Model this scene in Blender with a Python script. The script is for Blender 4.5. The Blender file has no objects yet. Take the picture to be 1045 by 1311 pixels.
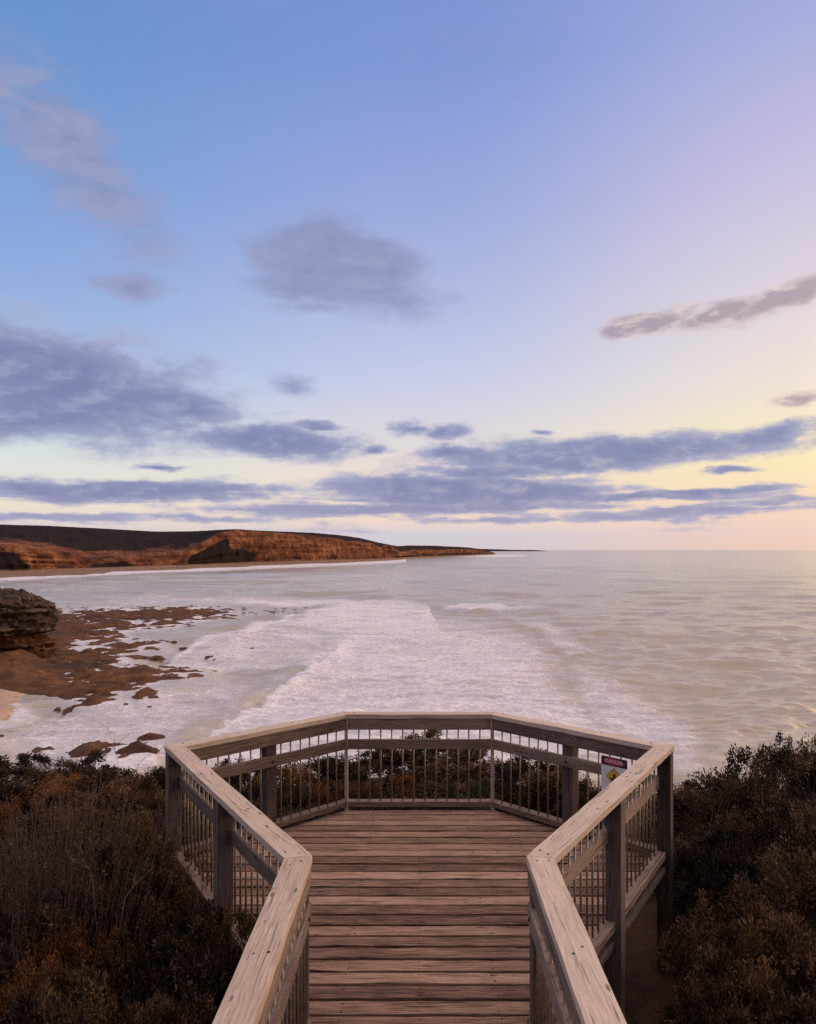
import bpy, math, random
import numpy as np
R = math.radians
random.seed(7)
rng = np.random.default_rng(7)
scene = bpy.context.scene
COL = scene.collection

# ------------------------------------------------------------------ measures
F = 1024.0            # focal length in photograph pixels
PX0, PY0 = 537.0, 704.0   # optical axis / horizon in the photograph
CZ = 2.70             # camera above the deck (deck top is z = 0)
HS = 20.0             # camera above the sea
SEA = CZ - HS
def sea_pt(px, py):
    D = HS * F / (py - PY0)
    return ((px - PX0) / F * D, D)
def ray_pt(px, py, D):
    return ((px - PX0) / F * D, D, CZ - (py - PY0) * D / F)

# ------------------------------------------------------------------ noise
def _h(ix, iy, iz):
    n = (ix * 374761393 + iy * 668265263 + iz * 1274126177) & 0xffffffff
    n = ((n ^ (n >> 13)) * 1274126177) & 0xffffffff
    return ((n ^ (n >> 16)) & 0xffffff) / float(0xffffff)
def vnoise(x, y, z=None):
    x = np.asarray(x, float); y = np.asarray(y, float)
    z = np.zeros_like(x) if z is None else np.asarray(z, float)
    ix, iy, iz = np.floor(x).astype(np.int64), np.floor(y).astype(np.int64), np.floor(z).astype(np.int64)
    fx, fy, fz = x - ix, y - iy, z - iz
    sx, sy, sz = [f * f * f * (f * (f * 6 - 15) + 10) for f in (fx, fy, fz)]
    def L(a, b, t): return a + (b - a) * t
    c = [[[_h(ix + a, iy + b, iz + d) for d in (0, 1)] for b in (0, 1)] for a in (0, 1)]
    return L(L(L(c[0][0][0], c[1][0][0], sx), L(c[0][1][0], c[1][1][0], sx), sy),
             L(L(c[0][0][1], c[1][0][1], sx), L(c[0][1][1], c[1][1][1], sx), sy), sz)
def fbm(x, y, z=None, o=5, gain=.5):
    x = np.asarray(x, float); y = np.asarray(y, float)
    z = np.zeros_like(x) if z is None else np.asarray(z, float)
    s = 0; a = 1; t = 0
    for k in range(o):
        s = s + a * vnoise(x * 2**k + 17.3 * k, y * 2**k + 9.1 * k, z * 2**k + 5.7 * k); t += a; a *= gain
    return s / t
def sstep(a, b, x):
    t = np.clip((x - a) / (b - a), 0, 1); return t * t * (3 - 2 * t)
def poly_sdf(px, py, poly):          # signed distance, positive inside
    px = np.asarray(px, float); py = np.asarray(py, float)
    d = np.full(px.shape, 1e18); ins = np.zeros(px.shape, bool)
    n = len(poly)
    for i in range(n):
        x0, y0 = poly[i]; x1, y1 = poly[(i + 1) % n]
        ex, ey = x1 - x0, y1 - y0
        t = np.clip(((px - x0) * ex + (py - y0) * ey) / (ex * ex + ey * ey + 1e-12), 0, 1)
        d = np.minimum(d, (px - x0 - t * ex)**2 + (py - y0 - t * ey)**2)
        if y1 != y0:
            c = ((y0 > py) != (y1 > py)) & (px < ex * (py - y0) / (y1 - y0) + x0)
            ins ^= c
    d = np.sqrt(d)
    return np.where(ins, d, -d)

# ------------------------------------------------------------------ node helpers
class NT:
    def __init__(s, tree): s.t = tree; s.n = tree.nodes; s.l = tree.links
    def new(s, typ, **kw):
        nd = s.n.new(typ)
        for k, v in kw.items(): setattr(nd, k, v)
        return nd
    def put(s, sock, v):
        if hasattr(v, 'is_linked') or isinstance(v, bpy.types.NodeSocket): s.l.new(v, sock)
        else: sock.default_value = v
    def math(s, op, a, b=None, c=None, clamp=False):
        nd = s.new('ShaderNodeMath', operation=op, use_clamp=clamp)
        s.put(nd.inputs[0], a)
        if b is not None: s.put(nd.inputs[1], b)
        if c is not None: s.put(nd.inputs[2], c)
        return nd.outputs[0]
    def vmath(s, op, a, b=None, scale=None):
        nd = s.new('ShaderNodeVectorMath', operation=op)
        s.put(nd.inputs[0], a)
        if b is not None: s.put(nd.inputs[1], b)
        if scale is not None: s.put(nd.inputs['Scale'], scale)
        return nd.outputs['Value'] if op in ('LENGTH', 'DOT_PRODUCT') else nd.outputs[0]
    def mix(s, f, a, b, mode='MIX'):
        nd = s.new('ShaderNodeMix', data_type='RGBA', blend_type=mode)
        s.put(nd.inputs[0], f); s.put(nd.inputs[6], a); s.put(nd.inputs[7], b)
        return nd.outputs[2]
    def ss(s, x, a, b, lo=0., hi=1.):
        nd = s.new('ShaderNodeMapRange', interpolation_type='SMOOTHSTEP')
        s.put(nd.inputs[0], x); s.put(nd.inputs[1], a); s.put(nd.inputs[2], b); s.put(nd.inputs[3], lo); s.put(nd.inputs[4], hi)
        return nd.outputs[0]
    def lin(s, x, a, b, lo=0., hi=1.):
        nd = s.new('ShaderNodeMapRange')
        s.put(nd.inputs[0], x); s.put(nd.inputs[1], a); s.put(nd.inputs[2], b); s.put(nd.inputs[3], lo); s.put(nd.inputs[4], hi)
        return nd.outputs[0]
    def noise(s, vec, scale, detail=4., rough=.5, dist=0.):
        nd = s.new('ShaderNodeTexNoise')
        s.put(nd.inputs['Vector'], vec); nd.inputs['Scale'].default_value = scale
        nd.inputs['Detail'].default_value = detail; nd.inputs['Roughness'].default_value = rough; nd.inputs['Distortion'].default_value = dist
        return nd
    def mapping(s, vec, loc=(0, 0, 0), rot=(0, 0, 0), scale=(1, 1, 1), typ='POINT'):
        nd = s.new('ShaderNodeMapping', vector_type=typ)
        s.put(nd.inputs[0], vec)
        nd.inputs[1].default_value = loc; nd.inputs[2].default_value = rot; nd.inputs[3].default_value = scale
        return nd.outputs[0]
    def ramp(s, f, stops, interp='LINEAR'):
        nd = s.new('ShaderNodeValToRGB'); cr = nd.color_ramp; cr.interpolation = interp
        while len(cr.elements) < len(stops): cr.elements.new(.5)
        for e, (p, c) in zip(cr.elements, stops): e.position = p; e.color = (*c, 1) if len(c) == 3 else c
        s.put(nd.inputs[0], f); return nd.outputs[0]
    def attr(s, name):
        return s.new('ShaderNodeAttribute', attribute_name=name)
def lin1(c): c /= 255.; return c / 12.92 if c <= .04045 else ((c + .055) / 1.055)**2.4
def S(r, g, b): return (lin1(r), lin1(g), lin1(b))
def S4(r, g, b): return (*S(r, g, b), 1)
def material(name):
    m = bpy.data.materials.new(name); m.use_nodes = True
    m.node_tree.nodes.clear(); k = NT(m.node_tree)
    out = k.new('ShaderNodeOutputMaterial'); p = k.new('ShaderNodeBsdfPrincipled')
    k.l.new(p.outputs[0], out.inputs[0]); return m, k, p, out
def bump(k, p, h, dist=1., strength=1.):
    b = k.new('ShaderNodeBump'); b.inputs['Distance'].default_value = dist; b.inputs['Strength'].default_value = strength
    k.l.new(h, b.inputs['Height']); k.l.new(b.outputs[0], p.inputs['Normal']); return b

# ------------------------------------------------------------------ materials
def wood(name, dark, mid, light, lichen=0.0, crack=.5, rough=.85):
    m, k, p, out = material(name)
    uv = k.new('ShaderNodeUVMap', uv_map='UVMap').outputs[0]
    rnd = k.attr('board_rand').outputs['Fac']
    off = k.new('ShaderNodeCombineXYZ'); k.put(off.inputs[0], k.math('MULTIPLY', rnd, 37.)); k.put(off.inputs[1], k.math('MULTIPLY', rnd, 91.))
    v = k.vmath('ADD', uv, off.outputs[0])
    wv = k.noise(k.mapping(v, scale=(1.6, 5, 1)), 1., 3).outputs['Color']
    vv = k.vmath('ADD', v, k.vmath('SCALE', k.vmath('SUBTRACT', wv, (.5, .5, .5)), scale=.030))
    grain = k.noise(k.mapping(vv, scale=(4.2, 85, 1)), 1., 6, .68).outputs['Fac']
    fine = k.noise(k.mapping(vv, scale=(9, 330, 1)), 1., 3, .6).outputs['Fac']
    patch = k.noise(k.mapping(v, scale=(2.0, 9, 1)), 1., 4, .6).outputs['Fac']
    g = k.math('ADD', k.math('MULTIPLY', grain, .56), k.math('ADD', k.math('MULTIPLY', fine, .32), k.math('MULTIPLY', patch, .22)))
    g = k.math('ADD', g, k.math('MULTIPLY', k.math('SUBTRACT', rnd, .5), .17))
    c = k.ramp(g, [(.40, dark), (.53, mid), (.68, light)])
    ck = k.noise(k.mapping(vv, loc=(3, 8, 0), scale=(1.3, 46, 1)), 1., 4, .6).outputs['Fac']
    cm = k.noise(k.mapping(v, loc=(13, 3, 0), scale=(2.6, 14, 1)), 1., 2, .5).outputs['Fac']
    crk = k.math('MULTIPLY', k.ss(ck, .575, .635), k.ss(cm, .40, .60), clamp=True)
    kn = k.new('ShaderNodeTexVoronoi'); kn.inputs['Scale'].default_value = 1.
    k.put(kn.inputs['Vector'], k.mapping(vv, scale=(2.6, 9, 1)))
    knot = k.ss(kn.outputs['Distance'], .10, .05)
    c = k.mix(k.math('MULTIPLY', crk, crack), c, (*[x * .12 for x in dark], 1))
    c = k.mix(k.math('MULTIPLY', knot, .75), c, (*[x * .3 for x in dark], 1))
    if lichen:
        ln = k.noise(v, 42., 5, .7).outputs['Fac']; lb = k.noise(v, 5., 3, .6).outputs['Fac']
        lm = k.math('MULTIPLY', k.ss(ln, .55, .66), k.ss(lb, .46, .64))
        c = k.mix(k.math('MULTIPLY', lm, lichen), c, (.42, .37, .26, 1))
    k.l.new(c, p.inputs['Base Color'])
    p.inputs['Roughness'].default_value = rough; p.inputs['Specular IOR Level'].default_value = .25
    hh = k.math('ADD', k.math('MULTIPLY', grain, .0022), k.math('MULTIPLY', fine, .0008))
    hh = k.math('SUBTRACT', hh, k.math('MULTIPLY', k.math('ADD', crk, k.math('MULTIPLY', knot, .5)), .004))
    bump(k, p, hh, 1.)
    return m
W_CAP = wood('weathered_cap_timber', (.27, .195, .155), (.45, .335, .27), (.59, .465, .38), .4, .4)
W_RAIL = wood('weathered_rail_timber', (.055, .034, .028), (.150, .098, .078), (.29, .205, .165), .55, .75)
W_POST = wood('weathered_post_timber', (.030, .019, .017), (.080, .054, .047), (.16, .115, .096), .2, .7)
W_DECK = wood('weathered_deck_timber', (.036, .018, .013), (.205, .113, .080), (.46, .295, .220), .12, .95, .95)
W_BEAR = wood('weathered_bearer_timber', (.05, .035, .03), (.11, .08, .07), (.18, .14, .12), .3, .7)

def plain(name, col, rough=.5, metal=0., spec=.5, var=0., vscale=20.):
    m, k, p, out = material(name)
    if var:
        n = k.noise(k.new('ShaderNodeTexCoord').outputs['Object'], vscale, 5, .65).outputs['Fac']
        lo = tuple(x * (1 - var) for x in col); hi = tuple(min(1, x * (1 + var)) for x in col)
        k.l.new(k.ramp(n, [(.3, lo), (.7, hi)]), p.inputs['Base Color'])
    else: p.inputs['Base Color'].default_value = (*col, 1)
    p.inputs['Roughness'].default_value = rough; p.inputs['Metallic'].default_value = metal
    p.inputs['Specular IOR Level'].default_value = spec
    return m
M_ROD = plain('weathered_baluster_steel', (.26, .19, .13), .48, .55, .5, .45, 35)
M_STEEL = plain('pale_stanchion_steel', (.42, .35, .29), .5, .5, .5, .3, 25)
M_NAIL = plain('dark_fixing_steel', (.018, .014, .012), .6, .4)
M_SWHITE = plain('sign_white_face', (.66, .64, .66), .45, 0, .5, .06, 30)
M_SBLACK = plain('sign_black', (.012, .011, .012), .5)
M_SRED = plain('sign_red', (.42, .03, .05), .5)
M_SYEL = plain('sign_yellow', (.68, .36, .04), .5)

def leaf_mat(name, a, b, c, trans=.25, rough=.6):
    m, k, p, out = material(name)
    t = k.attr('tone').outputs['Fac']
    ob = k.new('ShaderNodeObjectInfo').outputs['Random']
    n = k.noise(k.new('ShaderNodeTexCoord').outputs['Object'], 4.5, 3).outputs['Fac']
    f = k.math('ADD', k.math('MULTIPLY', t, .75), k.math('ADD', k.math('MULTIPLY', k.math('SUBTRACT', ob, .5), .42), k.math('MULTIPLY', k.math('SUBTRACT', n, .38), .8)))
    col = k.ramp(f, [(.12, a), (.5, b), (.92, c)])
    k.l.new(col, p.inputs['Base Color']); p.inputs['Roughness'].default_value = rough
    p.inputs['Specular IOR Level'].default_value = .2
    tr = k.new('ShaderNodeBsdfTranslucent'); k.l.new(col, tr.inputs[0])
    mx = k.new('ShaderNodeMixShader'); mx.inputs[0].default_value = trans
    k.l.new(p.outputs[0], mx.inputs[1]); k.l.new(tr.outputs[0], mx.inputs[2]); k.l.new(mx.outputs[0], out.inputs[0])
    return m
L_DARK = leaf_mat('dark_scrub_leaf', (.014, .009, .006), (.048, .028, .017), (.215, .115, .058))
L_OLIVE = leaf_mat('olive_scrub_leaf', (.020, .012, .007), (.070, .039, .019), (.27, .145, .062))
L_HEATH = leaf_mat('brown_heath_leaf', (.026, .014, .009), (.085, .042, .024), (.23, .120, .066))
L_RUST = leaf_mat('rust_heath_leaf', (.030, .013, .007), (.125, .048, .015), (.33, .140, .038))
L_CUSH = leaf_mat('grey_green_leaf', (.050, .048, .032), (.115, .112, .078), (.20, .19, .135))
L_TEA = leaf_mat('tea_tree_leaf', (.018, .012, .009), (.056, .033, .021), (.23, .120, .062))
M_TWIG = plain('brown_twig_bark', (.075, .052, .042), .9, 0, .2, .5, 12)
M_HSTEM = plain('grey_heath_stem_bark', (.105, .064, .050), .9, 0, .2, .6, 7)
M_PALE = plain('bleached_twig_bark', (.20, .15, .125), .9, 0, .2, .35, 12)

def ground_mat():
    m, k, p, out = material('leaf_littered_soil')
    P = k.new('ShaderNodeNewGeometry').outputs['Position']
    n = k.noise(P, 1.3, 8, .65).outputs['Fac']; f = k.noise(P, 30., 5, .7).outputs['Fac']
    k.l.new(k.ramp(k.math('ADD', k.math('MULTIPLY', n, .5), k.math('MULTIPLY', f, .5)), [(.35, (.016, .011, .008)), (.62, (.06, .038, .025))]), p.inputs['Base Color'])
    p.inputs['Roughness'].default_value = .95; p.inputs['Specular IOR Level'].default_value = .1
    bump(k, p, k.math('MULTIPLY', f, .03), 1.); return m
M_GROUND = ground_mat()
def path_mat():
    m, k, p, out = material('red_brown_path_dirt')
    P = k.new('ShaderNodeNewGeometry').outputs['Position']
    n = k.noise(P, 4., 8, .7).outputs['Fac']; f = k.noise(k.mapping(P, scale=(1, 2.2, 1)), 40., 4, .7).outputs['Fac']
    k.l.new(k.ramp(k.math('ADD', k.math('MULTIPLY', n, .5), k.math('MULTIPLY', f, .5)), [(.35, (.035, .017, .012)), (.65, (.10, .05, .034))]), p.inputs['Base Color'])
    p.inputs['Roughness'].default_value = .95; p.inputs['Specular IOR Level'].default_value = .1
    bump(k, p, k.math('MULTIPLY', f, .02), 1.); return m
M_PATH = path_mat()

def sea_mat():
    m, k, p, out = material('choppy_sea_water')
    P = k.new('ShaderNodeNewGeometry').outputs['Position']
    foam = k.attr('foam').outputs['Fac']
    # waves (heights in metres)
    rotP = k.mapping(P, rot=(0, 0, R(14)), scale=(1, 1, 1))
    w1 = k.noise(k.mapping(rotP, scale=(.010, .034, 1)), 1., 3, .5).outputs['Fac']
    w2 = k.noise(k.mapping(rotP, scale=(.075, .17, 1)), 1., 4, .55, .3).outputs['Fac']
    w3 = k.noise(k.mapping(rotP, scale=(.42, .85, 1)), 1., 4, .6, .4).outputs['Fac']
    fn = k.noise(P, 1.1, 7, .68, .6).outputs['Fac']
    fb = k.noise(k.mapping(rotP, scale=(.10, .16, 1)), 1., 5, .6, .8).outputs['Fac']
    # lace of foam
    wp = k.vmath('ADD', P, k.vmath('SCALE', k.noise(P, .35, 4, .6).outputs['Color'], scale=3.5))
    vo = k.new('ShaderNodeTexVoronoi', feature='DISTANCE_TO_EDGE'); vo.inputs['Scale'].default_value = .75
    k.put(vo.inputs['Vector'], k.mapping(wp, scale=(1, .8, 1)))
    lace = k.ss(vo.outputs['Distance'], .20, .01)
    e = k.math('ADD', foam, k.math('MULTIPLY', k.math('SUBTRACT', fb, .5), 1.05))
    e = k.math('ADD', e, k.math('MULTIPLY', k.math('SUBTRACT', fn, .5), .50))
    e = k.math('ADD', e, k.math('MULTIPLY', k.math('SUBTRACT', lace, .35), .18))
    e = k.math('MULTIPLY', e, k.ss(foam, .02, .14))
    mask = k.ss(e, .22, .80)
    shallow = k.attr('shallow').outputs['Fac']
    wc = k.mix(shallow, (.42, .345, .262, 1), (.46, .39, .325, 1))
    wc = k.mix(k.ss(k.math('ADD', foam, k.math('MULTIPLY', k.math('SUBTRACT', fb, .5), .6)), .12, .55, 0, .75), wc, (.58, .50, .50, 1))
    fc = k.ramp(fn, [(.3, (.58, .545, .575)), (.68, (.85, .80, .85))])
    k.l.new(k.mix(mask, wc, fc), p.inputs['Base Color'])
    k.l.new(k.lin(mask, 0, 1, .13, .85), p.inputs['Roughness'])
    p.inputs['IOR'].default_value = 1.333
    k.l.new(k.lin(mask, 0, 1, .5, .12), p.inputs['Specular IOR Level'])
    h = k.math('ADD', k.math('MULTIPLY', w1, .6), k.math('ADD', k.math('MULTIPLY', w2, .35), k.math('MULTIPLY', w3, .14)))
    h = k.math('ADD', h, k.math('MULTIPLY', k.math('MULTIPLY', mask, fn), .30))
    bump(k, p, h, 1.)
    return m
M_SEA = sea_mat()

def cliff_mat():
    m, k, p, out = material('banded_orange_cliff')
    P = k.new('ShaderNodeNewGeometry').outputs['Position']
    veg = k.attr('veg').outputs['Fac']; sand = k.attr('sand').outputs['Fac']
    n = k.noise(k.mapping(P, scale=(.012, .012, .03)), 1., 7, .62).outputs['Fac']
    st = k.noise(k.mapping(P, scale=(.010, .006, .26)), 1., 5, .65, .3).outputs['Fac']
    gl = k.noise(k.mapping(P, scale=(.10, .055, .075)), 1., 8, .70, .8).outputs['Fac']
    f = k.math('ADD', k.math('MULTIPLY', n, .26), k.math('ADD', k.math('MULTIPLY', st, .27), k.math('MULTIPLY', gl, .52)))
    c = k.ramp(f, [(.40, (.026, .009, .006)), (.495, (.10, .034, .017)), (.57, (.23, .085, .037)), (.66, (.44, .205, .098))])
    sn = k.noise(k.mapping(P, scale=(.02, .012, .05)), 1., 6, .65).outputs['Fac']
    vm = k.ss(k.math('ADD', veg, k.math('MULTIPLY', k.math('SUBTRACT', sn, .5), .9)), .42, .58)
    vn = k.noise(P, .045, 6, .7).outputs['Fac']
    vc = k.ramp(vn, [(.35, (.009, .004, .004)), (.65, (.030, .014, .011))])
    c = k.mix(vm, c, vc)
    c = k.mix(sand, c, (.27, .17, .12, 1))
    k.l.new(c, p.inputs['Base Color']); p.inputs['Roughness'].default_value = .95; p.inputs['Specular IOR Level'].default_value = .1
    bump(k, p, k.math('ADD', k.math('MULTIPLY', gl, 9.), k.math('MULTIPLY', vn, 4.)), 1., .9)
    return m
M_CLIFF = cliff_mat()
def rock_mat(name, kind):
    m, k, p, out = material(name)
    P = k.new('ShaderNodeNewGeometry').outputs['Position']
    n = k.noise(P, .35, 8, .68).outputs['Fac']; st = k.noise(k.mapping(P, scale=(.12, .12, 1.7)), 1., 5, .6, .4).outputs['Fac']
    fine = k.noise(P, 2.6, 6, .7).outputs['Fac']
    f = k.math('ADD', k.math('MULTIPLY', n, .3), k.math('ADD', k.math('MULTIPLY', st, .35), k.math('MULTIPLY', fine, .35)))
    if kind == 'outcrop':
        tier = k.attr('tier').outputs['Fac']
        up = k.ramp(f, [(.36, (.018, .010, .006)), (.50, (.072, .039, .023)), (.66, (.24, .148, .085))])
        lo = k.ramp(f, [(.36, (.035, .012, .005)), (.52, (.13, .050, .018)), (.68, (.32, .145, .045))])
        vc_ = k.new('ShaderNodeTexVoronoi', feature='DISTANCE_TO_EDGE'); vc_.inputs['Scale'].default_value = 1.
        k.put(vc_.inputs['Vector'], k.mapping(k.vmath('ADD', P, k.vmath('SCALE', k.noise(P, .9, 4, .6).outputs['Color'], scale=1.6)), scale=(.35, .35, 1.1)))
        ck_ = k.ss(vc_.outputs['Distance'], .10, .02)
        up = k.mix(k.math('MULTIPLY', ck_, .8), up, (.010, .007, .005, 1)); lo = k.mix(k.math('MULTIPLY', ck_, .6), lo, (.014, .007, .004, 1))
        c = k.mix(k.ss(k.math('ADD', tier, k.math('MULTIPLY', k.math('SUBTRACT', n, .5), .5)), .4, .6), up, lo)
    else:
        c = k.ramp(f, [(.35, (.030, .012, .007)), (.5, (.105, .038, .012)), (.66, (.24, .100, .029))])
        big = k.noise(P, .06, 4).outputs['Fac']
        c = k.mix(k.ss(big, .5, .62, 0, .55), c, (.036, .020, .015, 1))
        sp_ = k.noise(k.mapping(P, scale=(1.1, .5, 1)), 1., 6, .75).outputs['Fac']
        c = k.mix(k.ss(sp_, .56, .66, 0, .8), c, (.018, .010, .008, 1)); c = k.mix(k.ss(sp_, .40, .30, 0, .5), c, (.30, .15, .06, 1))
    k.l.new(c, p.inputs['Base Color']); p.inputs['Roughness'].default_value = .8; p.inputs['Specular IOR Level'].default_value = .25
    bump(k, p, k.math('ADD', k.math('MULTIPLY', st, .5), k.math('MULTIPLY', fine, .35)), 1., .9)
    return m
M_OUT = rock_mat('layered_outcrop_rock', 'outcrop'); M_REEF = rock_mat('weedy_reef_rock', 'reef')
def sand_mat():
    m, k, p, out = material('pale_beach_sand')
    P = k.new('ShaderNodeNewGeometry').outputs['Position']
    n = k.noise(P, .5, 7, .6).outputs['Fac']
    k.l.new(k.ramp(n, [(.3, (.32, .20, .13)), (.7, (.52, .35, .24))]), p.inputs['Base Color']); p.inputs['Roughness'].default_value = .9
    bump(k, p, k.math('MULTIPLY', n, .1), 1.); return m
M_SAND = sand_mat()

# ------------------------------------------------------------------ mesh helpers
def link(name, me, parent=None):
    o = bpy.data.objects.new(name, me); COL.objects.link(o)
    if parent: o.parent = parent
    return o
def tag(o, label=None, cat=None, group=None, kind=None):
    if label: o['label'] = label
    if cat: o['category'] = cat
    if group: o['group'] = group
    if kind: o['kind'] = kind
    return o
def empty(name, loc=(0, 0, 0)):
    o = bpy.data.objects.new(name, None); o.empty_display_size = .2; COL.objects.link(o); o.location = loc; return o
def np_mesh(name, V, Fq, mat=None, attrs=None, smooth=False):
    me = bpy.data.meshes.new(name); V = np.asarray(V, np.float32); Fq = np.asarray(Fq, np.int32)
    nf, k = Fq.shape
    me.vertices.add(len(V)); me.vertices.foreach_set('co', V.ravel())
    me.loops.add(nf * k); me.loops.foreach_set('vertex_index', Fq.ravel())
    me.polygons.add(nf); me.polygons.foreach_set('loop_start', np.arange(0, nf * k, k, dtype=np.int32))
    me.polygons.foreach_set('loop_total', np.full(nf, k, np.int32))
    if smooth: me.polygons.foreach_set('use_smooth', np.ones(nf, bool))
    for an, (dom, val) in (attrs or {}).items():
        a = me.attributes.new(an, 'FLOAT', dom); a.data.foreach_set('value', np.asarray(val, np.float32).ravel())
    me.update(calc_edges=True)
    if mat: me.materials.append(mat)
    return me
def grid_faces(nr, nc, keep=None):
    i = np.arange(nr - 1)[:, None] * nc + np.arange(nc - 1)[None, :]
    f = np.stack([i, i + 1, i + nc + 1, i + nc], -1).reshape(-1, 4)
    return f if keep is None else f[keep.reshape(-1)]
def compact(V, Fq, *arrs):
    u, inv = np.unique(Fq, return_inverse=True)
    return (V[u], inv.reshape(Fq.shape)) + tuple(a[u] for a in arrs)

class MB:
    """collects boards, posts and rods with grain UVs, built as one mesh object"""
    def __init__(s): s.v = []; s.f = []; s.uv = []; s.r = []; s.m = []
    def quad(s, idx, uvs, rnd, mi=0): s.f.append(idx); s.uv.append(uvs); s.r.append(rnd); s.m.append(mi)
    def loft(s, rings, us, rnd, mi=0, caps=True):
        """rings: list of closed rings (same count) along the length; us = metres along"""
        n = len(rings[0]); b = len(s.v)
        for r in rings: s.v += [tuple(p) for p in r]
        per = [0.]
        for j in range(n):
            a, c = rings[0][j], rings[0][(j + 1) % n]; per.append(per[-1] + math.dist(a, c))
        for i in range(len(rings) - 1):
            for j in range(n):
                j2 = (j + 1) % n
                s.quad((b + i * n + j, b + i * n + j2, b + (i + 1) * n + j2, b + (i + 1) * n + j),
                       ((us[i], per[j]), (us[i], per[j + 1]), (us[i + 1], per[j + 1]), (us[i + 1], per[j])), rnd, mi)
        if caps:
            e = b + (len(rings) - 1) * n
            s.f.append(tuple(b + j for j in reversed(range(n)))); s.uv.append(tuple((per[j] * .3, per[j] * .2) for j in reversed(range(n)))); s.r.append(rnd); s.m.append(mi)
            s.f.append(tuple(e + j for j in range(n))); s.uv.append(tuple((per[j] * .3, per[j] * .2) for j in range(n))); s.r.append(rnd); s.m.append(mi)
    def plank(s, a0, b0, a1, b1, z0, z1, rnd=None, nseg=1, jit=0., mi=0):
        """a0,b0 = the two plan points of one end; a1,b1 of the other; z0..z1 thickness"""
        rnd = random.random() if rnd is None else rnd
        L = math.dist(((a0[0] + b0[0]) / 2, (a0[1] + b0[1]) / 2), ((a1[0] + b1[0]) / 2, (a1[1] + b1[1]) / 2))
        rings = []; us = []
        # clockwise / counter-clockwise safe: normals recalculated later
        for i in range(nseg + 1):
            t = i / nseg
            A = [a0[q] + (a1[q] - a0[q]) * t for q in (0, 1)]; B = [b0[q] + (b1[q] - b0[q]) * t for q in (0, 1)]
            j = lambda: random.uniform(-jit, jit) if 0 < i < nseg else 0
            dz = j(); ex, ey = A[0] - B[0], A[1] - B[1]; l = math.hypot(ex, ey) or 1; e1, e2 = j() / l, j() / l
            A = (A[0] + ex * e1, A[1] + ey * e1); B = (B[0] + ex * e2, B[1] + ey * e2)
            rings.append([(A[0], A[1], z0), (B[0], B[1], z0), (B[0], B[1], z1 + dz), (A[0], A[1], z1 + dz + j() * .5)]); us.append(t * L)
        s.loft(rings, us, rnd, mi)
    def post(s, c, ax, w, d, z0, z1, rnd=None, mi=0, nseg=6):
        rnd = random.random() if rnd is None else rnd
        ux, uy = ax; nx, ny = -uy, ux
        rings = []; us = []
        for i in range(nseg + 1):
            z = z0 + (z1 - z0) * i / nseg
            rings.append([(c[0] + ux * w / 2 * a + nx * d / 2 * b, c[1] + uy * w / 2 * a + ny * d / 2 * b, z) for a, b in ((-1, -1), (1, -1), (1, 1), (-1, 1))]); us.append(z)
        s.loft(rings, us, rnd, mi)
    def rod(s, p0, p1, r, n=8, mi=0, r1=None, rnd=0.):
        r1 = r if r1 is None else r1
        d = np.array(p1, float) - np.array(p0, float); L = np.linalg.norm(d); d /= L
        u = np.cross(d, (0, 0, 1) if abs(d[2]) < .9 else (1, 0, 0)); u /= np.linalg.norm(u); w = np.cross(d, u)
        R0 = [np.array(p0) + r * (math.cos(2 * math.pi * i / n) * u + math.sin(2 * math.pi * i / n) * w) for i in range(n)]
        R1 = [np.array(p1) + r1 * (math.cos(2 * math.pi * i / n) * u + math.sin(2 * math.pi * i / n) * w) for i in range(n)]
        s.loft([R0, R1], [0, L], rnd, mi)
    def build(s, name, mats, parent=None, bevel=0., smooth=False):
        me = bpy.data.meshes.new(name); me.from_pydata(s.v, [], s.f)
        uvl = me.uv_layers.new(name='UVMap'); uvl.data.foreach_set('uv', np.array([c for f in s.uv for p in f for c in p], np.float32))
        a = me.attributes.new('board_rand', 'FLOAT', 'FACE'); a.data.foreach_set('value', np.array(s.r, np.float32))
        for m in (mats if isinstance(mats, (list, tuple)) else [mats]): me.materials.append(m)
        me.polygons.foreach_set('material_index', np.array(s.m, np.int32))
        import bmesh
        bm = bmesh.new(); bm.from_mesh(me); bmesh.ops.recalc_face_normals(bm, faces=bm.faces); bm.to_mesh(me); bm.free()
        if smooth: me.polygons.foreach_set('use_smooth', np.ones(len(me.polygons), bool))
        o = link(name, me, parent)
        if bevel:
            b = o.modifiers.new('bevel', 'BEVEL'); b.width = bevel; b.segments = 2; b.limit_method = 'ANGLE'; b.angle_limit = R(40)
        return o

# ------------------------------------------------------------------ camera
cam = bpy.data.cameras.new('camera'); co = bpy.data.objects.new('camera', cam); COL.objects.link(co)
co.location = (0, 0, CZ); co.rotation_euler = (R(90), 0, 0)
cam.sensor_fit = 'VERTICAL'; cam.sensor_height = 36; cam.lens = 36 * F / 1311
cam.shift_x = (522.5 - PX0) / 1311; cam.shift_y = (PY0 - 655.5) / 1311
cam.clip_start = .05; cam.clip_end = 200000
scene.camera = co

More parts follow.
